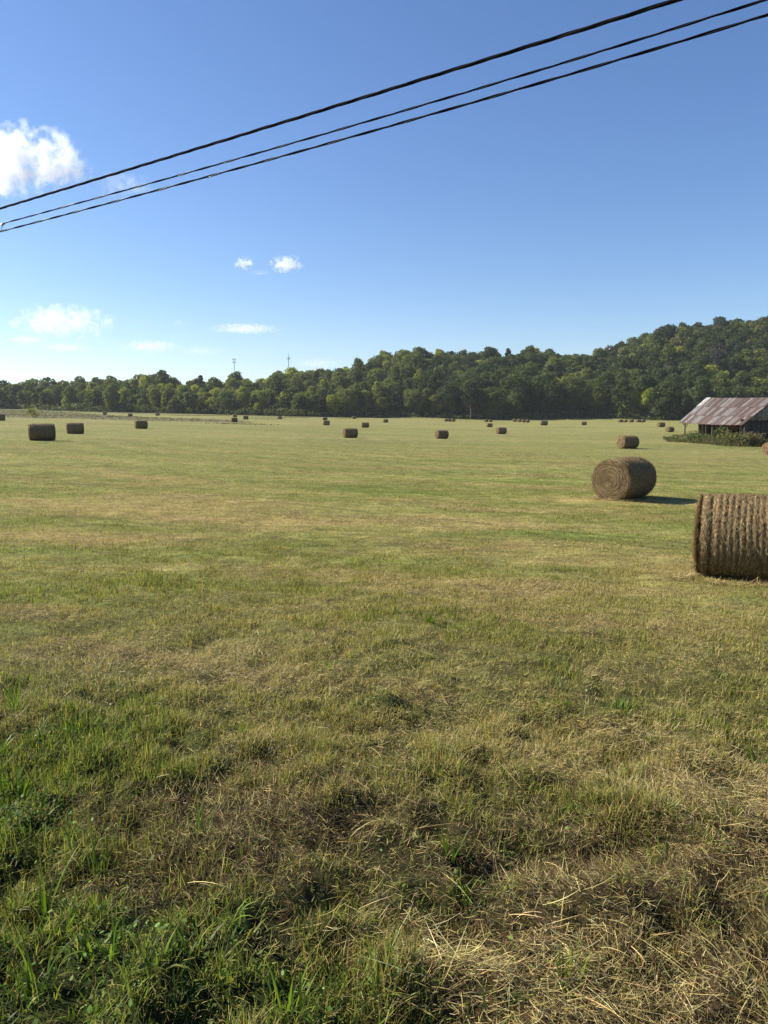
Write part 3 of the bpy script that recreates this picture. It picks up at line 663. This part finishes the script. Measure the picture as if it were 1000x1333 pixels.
for (x, y, px, row) in ind:
    k = tone_at(x, y, px); col, nm = TONES[k]
    pi = int(rng.integers(0, 9)); cm, tm, H, rx = protos[pi]
    z = float(ground_z(x, y, False)); sc = float(rng.uniform(.84, 1.08)) * (.92 if px > 450 else .78) * (1 + .32 * float(sstep(540, 640, px)))
    if row < 2 and px > 560 and rng.random() < .35: sc *= 1.15
    if row == 0: sc *= rng.choice([.55, .75, .95, 1.0])
    root = empty('tree', (x, y, z), rng.random() * 6.28); root.scale = (sc * rng.uniform(1.0, 1.3), sc * rng.uniform(1.0, 1.3), sc)
    zone = 'behind the left bales' if px < 250 else ('below the two masts' if px < 420 else ('behind the field centre' if px < 660 else ('between the centre and the barn' if px < 880 else 'behind the barn')))
    where = 'at the wood edge' if row < 2 else 'deeper in the wood'
    tag(root, f'{nm} tree {where} {zone}', 'tree', f'{nm} trees {where} {zone}')
    c = obj('crown', cm, root); f_ = np.exp(rng.normal(0, .12)); c.color = (col[0] * f_, col[1] * f_, col[2] * f_, 1); obj('trunk', tm, root)
# the rest of the wood up the hillside, one mass
def far_wood():
    lib = []
    for i in range(6):
        H = [12, 13, 11, 14, 12.5, 10.5][i]; rx = [4.8, 5.4, 5.2, 4.6, 5.8, 4.4][i]
        lib.append((crown(rx, 2.0, H, 26, 2300, .44), H))
    Vs = []; Fs = []; Cs = []; n = 0
    for (x, y, px, row) in rest:
        (V, f, c), H = lib[int(rng.integers(0, 6))]; a = rng.random() * 6.28; sc = rng.uniform(.78, 1.02)
        ca, sa = math.cos(a), math.sin(a); sc *= 1.08 + .18 * float(sstep(540, 640, px))
        Q = V @ np.array([[ca, sa, 0], [-sa, ca, 0], [0, 0, 1]]) * [sc, sc, sc * rng.uniform(.9, 1.1)] + [x, y, float(ground_z(x, y, False))]
        col = np.array(TONES[tone_at(x, y, px)][0]) * np.exp(rng.normal(0, .13))
        if px > 560 and rng.random() < .05: col = np.array([.10, .085, .065])
        Vs.append(Q); Fs.append(f + n); Cs.append(c * col); n += len(Q)
    o = obj('forest', np_mesh('forest', np.vstack(Vs), [np.vstack(Fs)], M_forest, np.vstack(Cs))); tag(o, 'dense mixed green wood covering the hillside above the field', 'forest', kind='stuff')
far_wood()
# undergrowth hugging the foot of the wood
def undergrowth():
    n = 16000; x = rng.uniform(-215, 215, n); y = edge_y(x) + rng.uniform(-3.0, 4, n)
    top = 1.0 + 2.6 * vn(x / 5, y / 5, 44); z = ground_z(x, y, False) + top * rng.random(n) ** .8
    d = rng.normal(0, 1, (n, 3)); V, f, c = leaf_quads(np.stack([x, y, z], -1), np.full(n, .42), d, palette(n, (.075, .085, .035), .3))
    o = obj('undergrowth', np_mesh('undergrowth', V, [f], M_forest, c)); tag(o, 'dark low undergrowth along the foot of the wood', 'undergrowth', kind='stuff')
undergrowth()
# conspicuous single trees
def special(px, rowpx, depth, H, rx, col, label, nleaf=3000, bare=False, name='tree'):
    H = H * (1 + .2 * float(sstep(540, 640, px))); x = (px - CX) / F * depth; z = float(ground_z(x, depth, False)); root = empty(name, (x, depth, z), 0); tag(root, label, 'tree')
    V, f, c = crown(rx, H * .35, H, 14, nleaf, .34 if not bare else .22)
    cr = obj('crown', np_mesh('crown', V, [f], M_leaf, c), root); cr.color = (*col, 1)
    obj('trunk', trunk_mb(H, .3, H * .85, 12 if bare else 5, (.16, .14, .12) if bare else (.1, .08, .06)).mesh('trunk', M_bark, True), root)
special(658, 451, 438, 14.5, 3.4, (.04, .06, .02), 'taller dark tree poking above the ridge line behind the centre right')
special(832, 420, 470, 13.5, 5.0, (.042, .064, .02), 'tall rounded dark tree on the skyline where the hill steps up')
special(548, 450, 418, 12.5, 5.5, (.045, .068, .022), 'broad dark tree crowning the middle rise of the ridge')
special(497, 458, 414, 12, 4.5, (.042, .064, .022), 'dark rounded tree at the left shoulder of the middle rise')
special(917, 470, 380, 13, 5.0, (.16, .14, .115), 'half bare grey brown tree on the hillside above the barn', 700, True)
special(928, 462, 392, 12, 4.5, (.15, .135, .11), 'thin grey leafless tree just up the slope behind the other bare one', 600, True)
special(842, 505, 303, 10.5, 4.6, (.32,.35,.06), 'bright yellow green tree at the wood edge left of the barn')
special(985, 508, 300, 9.0, 5.4, (.36,.38,.07), 'bright yellow green tree showing above the barn roof')
special(375, 512, 300, 9.5, 4.6, (.34,.36,.07), 'bright yellow green tree at the wood edge below the right mast')
special(248, 520, 299, 8.5, 3.6, (.17,.20,.08), 'rounded pale green tree at the wood edge right of the left bales')
special(432, 523, 297, 6.5, 2.6, (.24,.30,.07), 'small narrow light green tree at the wood edge behind the centre bale')
special(612, 505, 301, 12.5, 5.2, (.028, .045, .018), 'big dark nearly black green tree at the wood edge right of centre')
special(265, 490, 352, 15.0, 2.4, (.04, .06, .022), 'slim dark tree standing above the treetops left of the left mast')
# lone bush in the uncut strip
def bush(px, py, w_, h_, col, label, n=1500, leaf=.07, cat='bush', name='bush', group=None, stems_=7, d=None):
    p = hit(px, py)
    if d: r_ = ray(px, py); p = r_ * (d / r_[1])
    z = float(ground_z(p[0], p[1], False)); root = empty(name, (p[0], p[1], z)); tag(root, label, cat, group)
    L = [(rng.normal(0, w_ * .25), rng.normal(0, w_ * .18), h_ * rng.uniform(.2, .8), rng.uniform(.16, .3) * w_) for _ in range(12)]; L = np.array(L)
    k = rng.integers(0, 12, n); dd = rng.normal(0, 1, (n, 3)); dd /= np.linalg.norm(dd, axis=1)[:, None]
    P = L[k, :3] + dd * (L[k, 3] * rng.uniform(.4, 1.15, n))[:, None]; P[:, 2] = np.clip(P[:, 2], .03, h_ * rng.uniform(.85, 1.1, n))
    V, f, c = leaf_quads(P, np.full(n, leaf), dd, palette(n, (1, 1, 1), .3))
    cr = obj('foliage', np_mesh('foliage', V, [f], M_leaf, c), root); cr.color = (*col, 1)
    m = MB()
    for i in range(stems_):
        a = rng.random() * 6.28; t = np.linspace(0, 1, 4); l = h_ * rng.uniform(.7, 1.0); s_ = w_ * .3 * rng.random()
        m.tube(np.stack([np.cos(a) * s_ * t, np.sin(a) * s_ * t, l * t - .05], -1), np.linspace(.02, .006, 4) * (h_ / 1.5), 5, (.15, .12, .07))
    obj('stems', m.mesh('stems', M_bark), root)
bush(43, 543.5, 3.0, 2.0, (.34, .32, .15), 'lone pale bush standing in the uncut strip above the left bales', 800, .12)
# ---------------------------------------------------------------- barn
def at(px, py, d): r_ = ray(px, py); return r_ * (d / r_[1])
def barn():
    E0 = at(883.6, 549.8, 88); E1 = at(966.4, 553.2, 75); R0 = at(920.5, 518, 89); R1 = at(1012, 517.5, 76)
    E0b = 2 * R0 - E0; E1b = 2 * R1 - E1; E0b[2] = E0[2]; E1b[2] = E1[2]
    O = np.array([(E0 + E1b)[0] / 2, (E0 + E1b)[1] / 2, 0]); O[2] = float(ground_z(O[0], O[1], False))
    root = empty('barn', O); tag(root, 'open sided weathered wooden barn with rusty corrugated tin roof', 'barn')
    Pt = lambda A, B, C_, D, u, v: (A * (1 - u) + B * u) * (1 - v) + (C_ * (1 - u) + D * u) * v
    def slope(A, B, C_, D):
        """corrugated sheets in courses; A-B eave, C-D ridge"""
        m = MB(); ns = 30; nv = 3
        nrm_ = np.cross(B - A, C_ - A); nrm_ /= np.linalg.norm(nrm_)
        if nrm_[2] < 0: nrm_ = -nrm_
        for cv in range(nv):
            v0 = cv / nv - (.03 if cv else 0); v1 = (cv + 1) / nv
            for s in range(ns):
                u0, u1 = s / ns, (s + 1) / ns; k = 13; us = np.linspace(u0, u1 + .004, k)
                jit = rng.normal(0, .006); sagv = rng.normal(0, .008); lift = .03 * cv + .012 * (s % 2)
                q = rng.random(); cv_bias = [.34, .27, .25][cv]
                if q < cv_bias: c = np.array([.060, .039, .032]) * np.exp(rng.normal(0, .25))
                elif q < .60: c = np.array([.095, .074, .064]) * np.exp(rng.normal(0, .2))
                else: c = np.array([.19, .182, .178]) * np.exp(rng.normal(0, .18))
                if cv == 2 and s < 2: c = np.array([.42, .42, .41])
                V = []; CC = []
                nr_ = 7
                for vv in np.linspace(v0 + jit * (cv > 0), v1 + (.0 if cv == nv - 1 else jit), nr_):
                    for j, u in enumerate(us):
                        P = Pt(A, B, C_, D, u, vv) + nrm_ * (lift + .02 * math.sin(j / (k - 1) * 2 * math.pi * 3) + sagv) + np.array([0, 0, -.10 * math.sin(math.pi * u) * (1 - vv * .3)])
                        V.append(P - O)
                        st_ = float(vn(np.array(u * 160), np.array(vv * 7 + s), 61)); rust = max(0, min(1, (st_ - .45) * 3)) * .6 + (.5 if vv - v0 < .05 else 0)
                        CC.append(c * (1 - rust) + np.array([.10, .055, .042]) * rust)
                ix = np.arange(nr_ * k).reshape(nr_, k); f = np.stack([ix[:-1, :-1], ix[:-1, 1:], ix[1:, 1:], ix[1:, :-1]], -1).reshape(-1, 4)
                m.add(V, f, np.array(CC))
                m.add(np.array(V) - nrm_ * .006, f[:, ::-1], np.array(CC) * .8)
        return m
    n = N('rusty_tin'); c = n.n('Attribute', attribute_name='Col').outputs['Color']; pos = n.n('TexCoord').outputs['Object']
    mp = n.n('Mapping', i_Vector=pos); mp.inputs['Scale'].default_value = (1, 3.5, 1)
    z = n.noise(mp.outputs[0], 2.6, 7, .75); c = n.mix(n.ramp(z, .47, .62, 0, .8), c, (.060, .037, .029))
    z2 = n.noise(pos, 14, 4, .7); c = n.mix(1.0, c, n.n('CombineColor', i_0=n.ramp(z2, .3, .7, .75, 1.25), i_1=n.ramp(z2, .3, .7, .75, 1.25), i_2=n.ramp(z2, .3, .7, .75, 1.25)).outputs[0], 'MULTIPLY')
    p = n.n('BsdfPrincipled', i_Base_Color=c, i_Roughness=.55, i_Metallic=.15); n.link(p.outputs[0], n.out.inputs[0])
    obj('roof', slope(E0, E1, R0, R1).mesh('roof', n.m), root); obj('roof', slope(E1b, E0b, R1, R0).mesh('roof', n.m), root)
    gz_ = lambda P: float(ground_z(P[0], P[1], False))
    # front gable boards, weathered grey, hanging to about head height
    u = (E1 - E0); u[2] = 0; u /= np.linalg.norm(u); w_ = (E1b - E1); w_[2] = 0; Wd = np.linalg.norm(w_); w_ /= Wd
    def boards(base, z_low, inset, col, t0, t1, gap=.02, name='gable_wall', top=None, skip=0.0):
        m = MB(); t = t0; M_ = None
        while t < t1:
            bw = rng.uniform(.18, .30); tc = (t + bw / 2) / Wd
            pt = base + w_ * (t + bw / 2) + u * (-inset + rng.normal(0, .012))
            zt = (E1[2] + (R1[2] - E1[2]) * (1 - abs(tc - .5) * 2) - .10) if top is None else top
            zl = max(z_low if z_low is not None else gz_(pt) + .1, gz_(pt) - .1) + rng.normal(0, .04)
            if zt > zl + .1 and rng.random() > skip:
                cc = np.array(col) * np.exp(rng.normal(0, .22)); ang = math.atan2(w_[1], w_[0])
                m.box((pt[0] - O[0], pt[1] - O[1], (zt + zl) / 2 - O[2]), (bw - gap, .03, zt - zl), ang, cc)
            t += bw
        return obj(name, m.mesh(name, M_wood), root)
    zl = at(985, 547.5, 75)[2]
    boards(E1, zl, .5, (.20, .185, .165), .25, Wd - .25)
    boards(E1, None, .9, (.085, .07, .055), .35, Wd * .95, top=zl + .15, name='lower_boards', skip=.10)
    boards(E0, None, -.6, (.10, .08, .06), Wd * .30, Wd * .95, name='back_wall', top=E0[2] + .4)
    # far side wall along the hidden eave keeps the inside dark
    m = MB(); L_ = np.linalg.norm(E1b - E0b); d_ = (E1b - E0b) / L_; t = .3
    while t < L_ - .3:
        pt = E0b + d_ * t - w_ * .5; g = gz_(pt); m.box((pt[0] - O[0], pt[1] - O[1], (g + E0b[2]) / 2 - O[2]), (.22, .03, E0b[2] - g), math.atan2(d_[1], d_[0]), np.array([.10, .08, .06]) * np.exp(rng.normal(0, .2))); t += .24
    obj('side_wall', m.mesh('side_wall', M_wood), root)
    # posts and plates
    def post(P, top, r=.09, lean=0.0):
        m = MB(); g = gz_(P); m.tube([(P[0] - O[0], P[1] - O[1], g - .2 - O[2]), (P[0] - O[0] + lean * .5, P[1] - O[1], (g + top) / 2 - O[2]), (P[0] - O[0] + lean, P[1] - O[1], top - O[2])], [r, r * .95, r * .85], 8, (.085, .07, .055))
        obj('post', m.mesh('post', M_wood, True), root)
    for t, tp in ((.06, 0), (.30, 0), (.52, 0), (.75, 0), (.985, 0)):
        P = E0 * (1 - t) + E1 * t + w_ * .45; post(P, P[2] + .12, .10 if t < .1 else .09)
        Q = E0b * (1 - t) + E1b * t - w_ * .75; post(Q, Q[2] + .1)
    for t in (.18, .38, .62, .8): P = E1 + w_ * Wd * t - u * 1.05; post(P, E1[2] + .4)
    m = MB(); a = E0 + w_ * .45 - O; b = E1 + w_ * .45 - O; m.tube([a + [0, 0, .02], (a + b) / 2 + [0, 0, -.06], b + [0, 0, .02]], .075, 6, (.13, .10, .08))
    a2 = E0 * (1 - .06) + E1 * .06 + w_ * .45 - O
    m.tube([a2 + [0, 0, -.7], a2 + u * .7 + [0, 0, -.05]], .05, 6, (.15, .12, .09)); m.tube([a2 + [0, 0, -.55], a2 + u * -.55 + [0, 0, -.05]], .05, 6, (.15, .12, .09))
    for t in np.linspace(.02, .98, 12):
        lo = E0 * (1 - t) + E1 * t; hi = R0 * (1 - t) + R1 * t; m.tube([lo - O + [0, 0, -.12], hi - O + [0, 0, -.14]], .045, 4, (.14, .11, .085))
        lo = E0b * (1 - t) + E1b * t; m.tube([lo - O + [0, 0, -.12], hi - O + [0, 0, -.14]], .045, 4, (.14, .11, .085))
    m.tube([R0 - O + [0, 0, -.2], R1 - O + [0, 0, -.2]], .07, 6, (.14, .11, .085))
    obj('roof_frame', m.mesh('roof_frame', M_wood), root)
    # stored bales inside (each its own thing)
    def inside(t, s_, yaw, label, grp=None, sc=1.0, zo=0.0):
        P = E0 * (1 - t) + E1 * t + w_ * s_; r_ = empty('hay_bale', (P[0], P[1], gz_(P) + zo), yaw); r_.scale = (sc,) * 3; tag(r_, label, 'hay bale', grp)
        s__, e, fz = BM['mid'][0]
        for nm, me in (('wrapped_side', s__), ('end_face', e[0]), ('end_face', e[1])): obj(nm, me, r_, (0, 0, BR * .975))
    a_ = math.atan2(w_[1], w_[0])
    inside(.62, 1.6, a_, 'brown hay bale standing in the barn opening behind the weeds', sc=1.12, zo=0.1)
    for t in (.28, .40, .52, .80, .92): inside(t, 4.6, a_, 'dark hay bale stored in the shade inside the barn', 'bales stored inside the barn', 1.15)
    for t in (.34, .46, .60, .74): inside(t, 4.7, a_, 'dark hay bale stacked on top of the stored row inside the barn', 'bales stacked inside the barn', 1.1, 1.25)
    return E0, E1, w_, u
BE0, BE1, BWv, BU = barn()
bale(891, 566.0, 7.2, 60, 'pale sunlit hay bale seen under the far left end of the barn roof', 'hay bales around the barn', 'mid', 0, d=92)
# weeds and brush round the barn
WB = [(873, 574, 1.3, .7, 0), (881, 576, 1.8, 1.1, 1), (888, 577, 1.6, 1.0, 2), (897, 577, 1.7, 1.3, 0), (906, 578, 2.2, 1.7, 1), (915, 578.5, 2.4, 1.6, 1), (936, 579, 1.6, 2.0, 1), 
      (953, 580, 2.2, 1.6, 0), (970, 581, 2.1, 1.2, 0), (979, 581, 2.4, 1.6, 3), (997, 579, 1.9, 1.0, 0), (1008, 579, 2.2, 1.2, 1)]
wc = [(.19, .19, .085), (.12, .15, .055), (.26, .24, .11), (.26, .21, .13)]
wn = ['dull green', 'dark leafy', 'pale green', 'dry brownish']
def weed_depth(px, off=1.3):
    a = (px - CX) / F
    A = BE0 - BWv * off; B = BE1 - BWv * off + BU * off
    # ray x = a*y against the line A-B, then against the gable line
    D = B - A; t = (a * A[1] - A[0]) / (D[0] - a * D[1])
    if t <= 1: return float(A[1] + D[1] * t) if t > -.2 else float(A[1] - D[1] * -.2)
    Dg = BWv; t = (a * B[1] - B[0]) / (Dg[0] - a * Dg[1]); return float(B[1] + Dg[1] * t)
for i, (px, py, w_, h_, k) in enumerate(WB):
    lab = f'{wn[k]} weed clump growing in front of the barn'
    if i == 0: lab = 'low dull weed clump at the left end of the row before the barn'
    bush(px, py, w_, h_ * rng.uniform(.6, 1.0), wc[k], lab, 620, .085, 'weeds', 'weed_clump', 'weed clumps growing along the front of the barn', d=weed_depth(px))
def barn_weeds():
    n = 1500; px = rng.uniform(878, 1030, n); P = []
    y = np.array([weed_depth(q) for q in px]); x = (px - CX) / F * y + rng.uniform(-1.6, .6, n); y = y + rng.uniform(-1.2, 1.0, n)
    L = rng.uniform(.3, .9, n) * (.6 + 1.0 * vn(px / 9, px * 0, 3))
    return strips(np.stack([x, y, ground_z(x, y)], -1), rng.random(n) * 6.3, L, rng.uniform(.02, .06, n), rng.random(n) * .4, rng.random(n), pickcol(n, np.ones((n, 4)), [(.18, .15, .08), (.11, .12, .05), (.22, .19, .11), (.08, .10, .04)])[0], 3)
V, Fs, C = join([barn_weeds()]); o = obj('rough_grass', np_mesh('rough_grass', V, Fs, M_blade, C)); tag(o, 'rough uncut grass around the feet of the barn', 'grass', kind='stuff')

# ---------------------------------------------------------------- masts on the horizon
def mast(px, top, d, w_, kind, label):
    x = (px - CX) / F * d; g = float(ground_z(x, d, False)); zt = (HOR - top) / F * d; H = zt - g
    root = empty('radio_mast', (x, d, g)); tag(root, label, 'mast')
    m = MB(); c = (.30, .31, .33)
    L3 = [(w_ * math.cos(a), w_ * math.sin(a)) for a in (0, 2.09, 4.19)]
    for (a, b) in L3: m.tube([(a, b, -1), (a, b, H)], .11, 5, c)
    k = int(H / 2.4)
    for i in range(k):
        for j in range(3):
            a, b = L3[j], L3[(j + 1) % 3]; m.tube([(a[0], a[1], i * 2.4), (b[0], b[1], i * 2.4 + 2.4)], .07, 4, c); m.tube([(a[0], a[1], i * 2.4), (b[0], b[1], i * 2.4)], .07, 4, c)
    obj('lattice', m.mesh('lattice', mat_metal), root)
    m = MB()
    if kind == 0:
        for lv in (-1.0, -4.2):
            for j in range(6):
                a = j * 1.047; m.box((2.0 * math.cos(a), 2.0 * math.sin(a), H + lv), (.35, .25, 2.0), a, (.45, .46, .48)); m.tube([(0, 0, H + lv), (2.0 * math.cos(a), 2.0 * math.sin(a), H + lv)], .12, 4, c)
    else:
        m.tube([(-1.7, 0, H - 2.2), (1.7, 0, H - 2.2)], .12, 5, c); m.tube([(-1.9, 0, H - 3.4), (0, 0, H - 2.2), (1.9, 0, H - 1.0)], .15, 5, c); m.tube([(1.6, 0, H - 3.6), (0, 0, H - 2.2)], .15, 5, c); m.tube([(0, 0, H), (0, 0, H + 3)], .12, 5, c)
    obj('antenna', m.mesh('antenna', mat_metal), root)
mat_metal = mat_attr('galvanised_steel', .5, .4, 2, .1)
mast(308.5, 468.5, 880, .6, 0, 'taller left radio mast with antenna panels above the treetops')
mast(378, 465, 640, .26, 1, 'smaller right mast with crossed aerials on the wooded rise')

# ---------------------------------------------------------------- overhead cables
mat_black = mat_attr('black_insulation', .9, .03, 20, .15); mat_alu = mat_attr('bare_aluminium', .35, .6, 30, .15, metal=.7)
def cable_path(pts, n=2600, p0=-520, p1=1500, off=0.0):
    px = np.linspace(p0, p1, n); ck = np.polyfit([a for a, b in pts], [b for a, b in pts], 2); row = np.polyval(ck, px)
    e = px > 1000; row[e] = np.polyval(ck, 1000) + (px[e] - 1000) * np.polyval(np.polyder(ck), 1000)
    e = px < 0; row[e] = np.polyval(ck, 0) + (px[e]) * np.polyval(np.polyder(ck), 0)
    inv = (.0529 + 5.66e-5 * px) * (1 + off); P = np.array([ray(a, b) for a, b in zip(px, row)]); P = P / P[:, 1:2] / inv[:, None]
    return P
def resample(P, step):
    s = np.concatenate([[0], np.cumsum(np.linalg.norm(np.diff(P, axis=0), axis=1))]); t = np.arange(0, s[-1], step)
    return np.stack([np.interp(t, s, P[:, k]) for k in range(3)], -1), t
def cable(pts, label, strands_, off=0.0):
    P, t = resample(cable_path(pts, off=off), .035); T = np.gradient(P, axis=0); T /= np.linalg.norm(T, axis=1)[:, None]
    U = np.cross(T, [0, 0, 1.0]); U /= np.linalg.norm(U, axis=1)[:, None]; Nn = np.cross(U, T)
    root = empty('overhead_cable', P[len(P) // 2]); tag(root, label, 'cable', None); O = P[len(P) // 2]
    for (nm, rad, hr, pitch, ph, mt, col) in strands_:
        a = 2 * np.pi * (t + .02 * np.sin(t * 1.3)) / pitch + ph; rr = hr + 0 * t
        Q = P + U * (rr * np.cos(a))[:, None] + Nn * (rr * np.sin(a))[:, None] - O
        m = MB(); m.tube(Q, rad, 6, col); obj(nm, m.mesh(nm, mt, True), root)
    return P
BK = (.006, .006, .007); AL = (.07, .07, .07)
PA = cable([(0, 271.5), (450, 134.5), (740, 43.5), (887, -1.5)], 'thick black bundled cable, topmost of the three overhead lines',
      [('black_cable', .0165, .0120, 1.7, 0, mat_black, BK), ('black_cable', .0150, .0120, 1.7, 2.1, mat_black, (.014, .013, .012)), ('black_cable', .0150, .0120, 1.7, 4.2, mat_black, BK), ('lashing_wire', .0014, .022, .38, 1, mat_black, (.06, .05, .045))])
PB = cable([(5, 290.5), (450, 167), (740, 79), (1000, -1)], 'thin twisted service cable, middle of the three overhead lines',
      [('insulated_wire', .0092, .0078, 1.3, 0, mat_black, BK), ('insulated_wire', .0092, .0078, 1.3, 3.14, mat_black, BK), ('bare_wire', .0030, .0125, 1.3, 1.6, mat_alu, AL)], .03)
PC = cable([(0, 301.5), (450, 181), (740, 96.5), (1000, 19.5)], 'thin twisted service cable, lowest of the three overhead lines',
      [('insulated_wire', .0105, .0085, 1.4, 0, mat_black, BK), ('insulated_wire', .0105, .0085, 1.4, 3.14, mat_black, BK), ('bare_wire', .0030, .0135, 1.4, 1.2, mat_alu, AL)], .06)
def clamp():
    P = at(3, 291.5, 18.3); root = empty('cable_clamp', P); tag(root, 'small metal dead end clamp with wire loop at the left edge', 'clamp')
    m = MB(); m.box((0, 0, 0), (.16, .03, .035), R(-33), AL); m.box((-.02, 0, -.03), (.07, .025, .03), R(-33), (.4, .4, .4)); obj('clamp_body', m.mesh('clamp_body', mat_alu), root)
    m = MB(); t = np.linspace(0, 1, 14); m.tube(np.stack([.05 - .30 * t, .16 * t, -.16 * np.sin(t * 1.5) - .02 + .03 * np.sin(t * 9)], -1), .006, 5, AL); obj('wire_loop', m.mesh('wire_loop', mat_alu, True), root)
clamp()
def pole(i, label):
    A = np.array([PA[i], PB[i], PC[i]]); x, y = A[:, 0].mean(), A[:, 1].mean(); g = float(ground_z(x, y, False)); top = A[:, 2].max() + .8
    root = empty('utility_pole', (x, y, g)); tag(root, label, 'utility pole', 'poles carrying the overhead lines')
    m = MB(); m.tube([(0, 0, -.4), (0, 0, (top - g) / 2), (0, 0, top - g)], [.16, .14, .11], 14, (.16, .12, .09)); obj('pole_shaft', m.mesh('pole_shaft', M_wood, True), root)
    for P in A:
        m = MB(); m.tube([(0, 0, P[2] - g), (P[0] - x, P[1] - y, P[2] - g)], .03, 6, (.3, .3, .3)); obj('bracket', m.mesh('bracket', mat_alu), root)
pole(0, 'wooden pole at the far left end of the overhead lines'); pole(-1, 'wooden pole at the near right end of the overhead lines')

# ---------------------------------------------------------------- clouds
def cloud(px, py, w_px, h_px, d, dens, label, cut=.0, seed=0, rough=1.0):
    c = at(px, py, d); n = N('cloud_vapour'); tc = n.n('TexCoord').outputs['Object']
    sx, sy, sz = w_px / F * d * .62, w_px / F * d * .40, h_px / F * d * .62
    ln = n.n('VectorMath', operation='LENGTH', i_0=tc).outputs['Value']
    mp = n.n('Mapping', i_Vector=tc); mp.inputs['Scale'].default_value = (sx / sz, sy / sz, 1); mp.inputs['Location'].default_value = (seed * 3.7, seed * 1.3, seed * 2.1)
    z1 = n.noise(mp.outputs[0], 1.7, 2, .5); z2 = n.noise(mp.outputs[0], 4.2, 8, .68)
    v = n.math('ADD', n.math('MULTIPLY', n.math('SUBTRACT', z1, .5), 2.6 * rough), n.math('MULTIPLY', n.math('SUBTRACT', z2, .5), 2.8))
    v = n.math('ADD', v, n.math('SUBTRACT', .62 - cut, ln))
    den = n.math('MULTIPLY', n.ramp(v, .0, .42, 0, 1), dens)
    den = n.math('MULTIPLY', den, n.ramp(ln, .85, 1.0, 1, 0))
    p = n.n('VolumePrincipled', i_Density=den); p.inputs['Color'].default_value = (1, 1, 1, 1); p.inputs['Anisotropy'].default_value = .2
    n.link(p.outputs[0], n.out.inputs['Volume']); n.m.cycles.volume_step_rate = .35
    import bmesh
    bm = bmesh.new(); bmesh.ops.create_icosphere(bm, subdivisions=3, radius=1.0); me = bpy.data.meshes.new('cloud'); bm.to_mesh(me); bm.free(); me.materials.append(n.m)
    o = obj('cloud', me); o.location = c; o.scale = (sx, sy, sz); tag(o, label, 'cloud')
cloud(22, 208, 150, 76, 3000, .013, 'big white cumulus cloud cut by the left edge above the cables', 0.0, 1)
cloud(88, 224, 55, 34, 3000, .011, 'small puff at the right side of the big white cloud', 0, 2)
cloud(155, 241, 80, 26, 3000, .004, 'faint torn wisp behind the cables right of the big cloud', .1, 3, 1.3)
cloud(318, 343, 26, 16, 4600, .02, 'small round white cloud, left of the little pair', 0, 4)
cloud(372, 344, 42, 20, 4600, .02, 'small ragged white cloud, right of the little pair', 0, 5)
cloud(338, 355, 26, 8, 4600, .006, 'thin scrap of cloud between and below the little pair', .05, 6)
cloud(82, 419, 120, 40, 7600, .0034, 'broad soft cloud low over the left treetops', 0.05, 7, 1.2)
cloud(35, 442, 50, 14, 8600, .0026, 'small flat cloud under the broad soft one at the left', 0, 8)
cloud(85, 452, 66, 12, 9000, .0022, 'thin flat cloud below the broad soft one', 0.05, 9)
cloud(196, 451, 70, 15, 9000, .0028, 'flat pale cloud above the left treeline', 0, 10)
cloud(320, 428, 84, 12, 8000, .0040, 'long thin white cloud above the left mast', 0, 11)
cloud(262, 457, 50, 12, 9500, .0014, 'barely visible pale streak left of the left mast', 0, 12)
cloud(415, 473, 60, 14, 10500, .0016, 'faint pale cloud resting on the hill left of the middle rise', 0, 13)
cloud(233, 421, 22, 8, 8000, .0018, 'tiny faint scrap right of the broad soft cloud', 0, 14)
# ---------------------------------------------------------------- air
HAZE = 0.00011
m = MB(); m.box((0, 0, 95), (7500, 7500, 225)); n = N('haze_air')
p = n.n('VolumePrincipled', i_Density=HAZE); p.inputs['Color'].default_value = (.86, .92, 1.0, 1); p.inputs['Anisotropy'].default_value = .3
n.link(p.outputs[0], n.out.inputs['Volume']); o = obj('haze', m.mesh('haze', n.m)); tag(o, 'thin pale air haze over the field and wood', 'haze', kind='stuff')
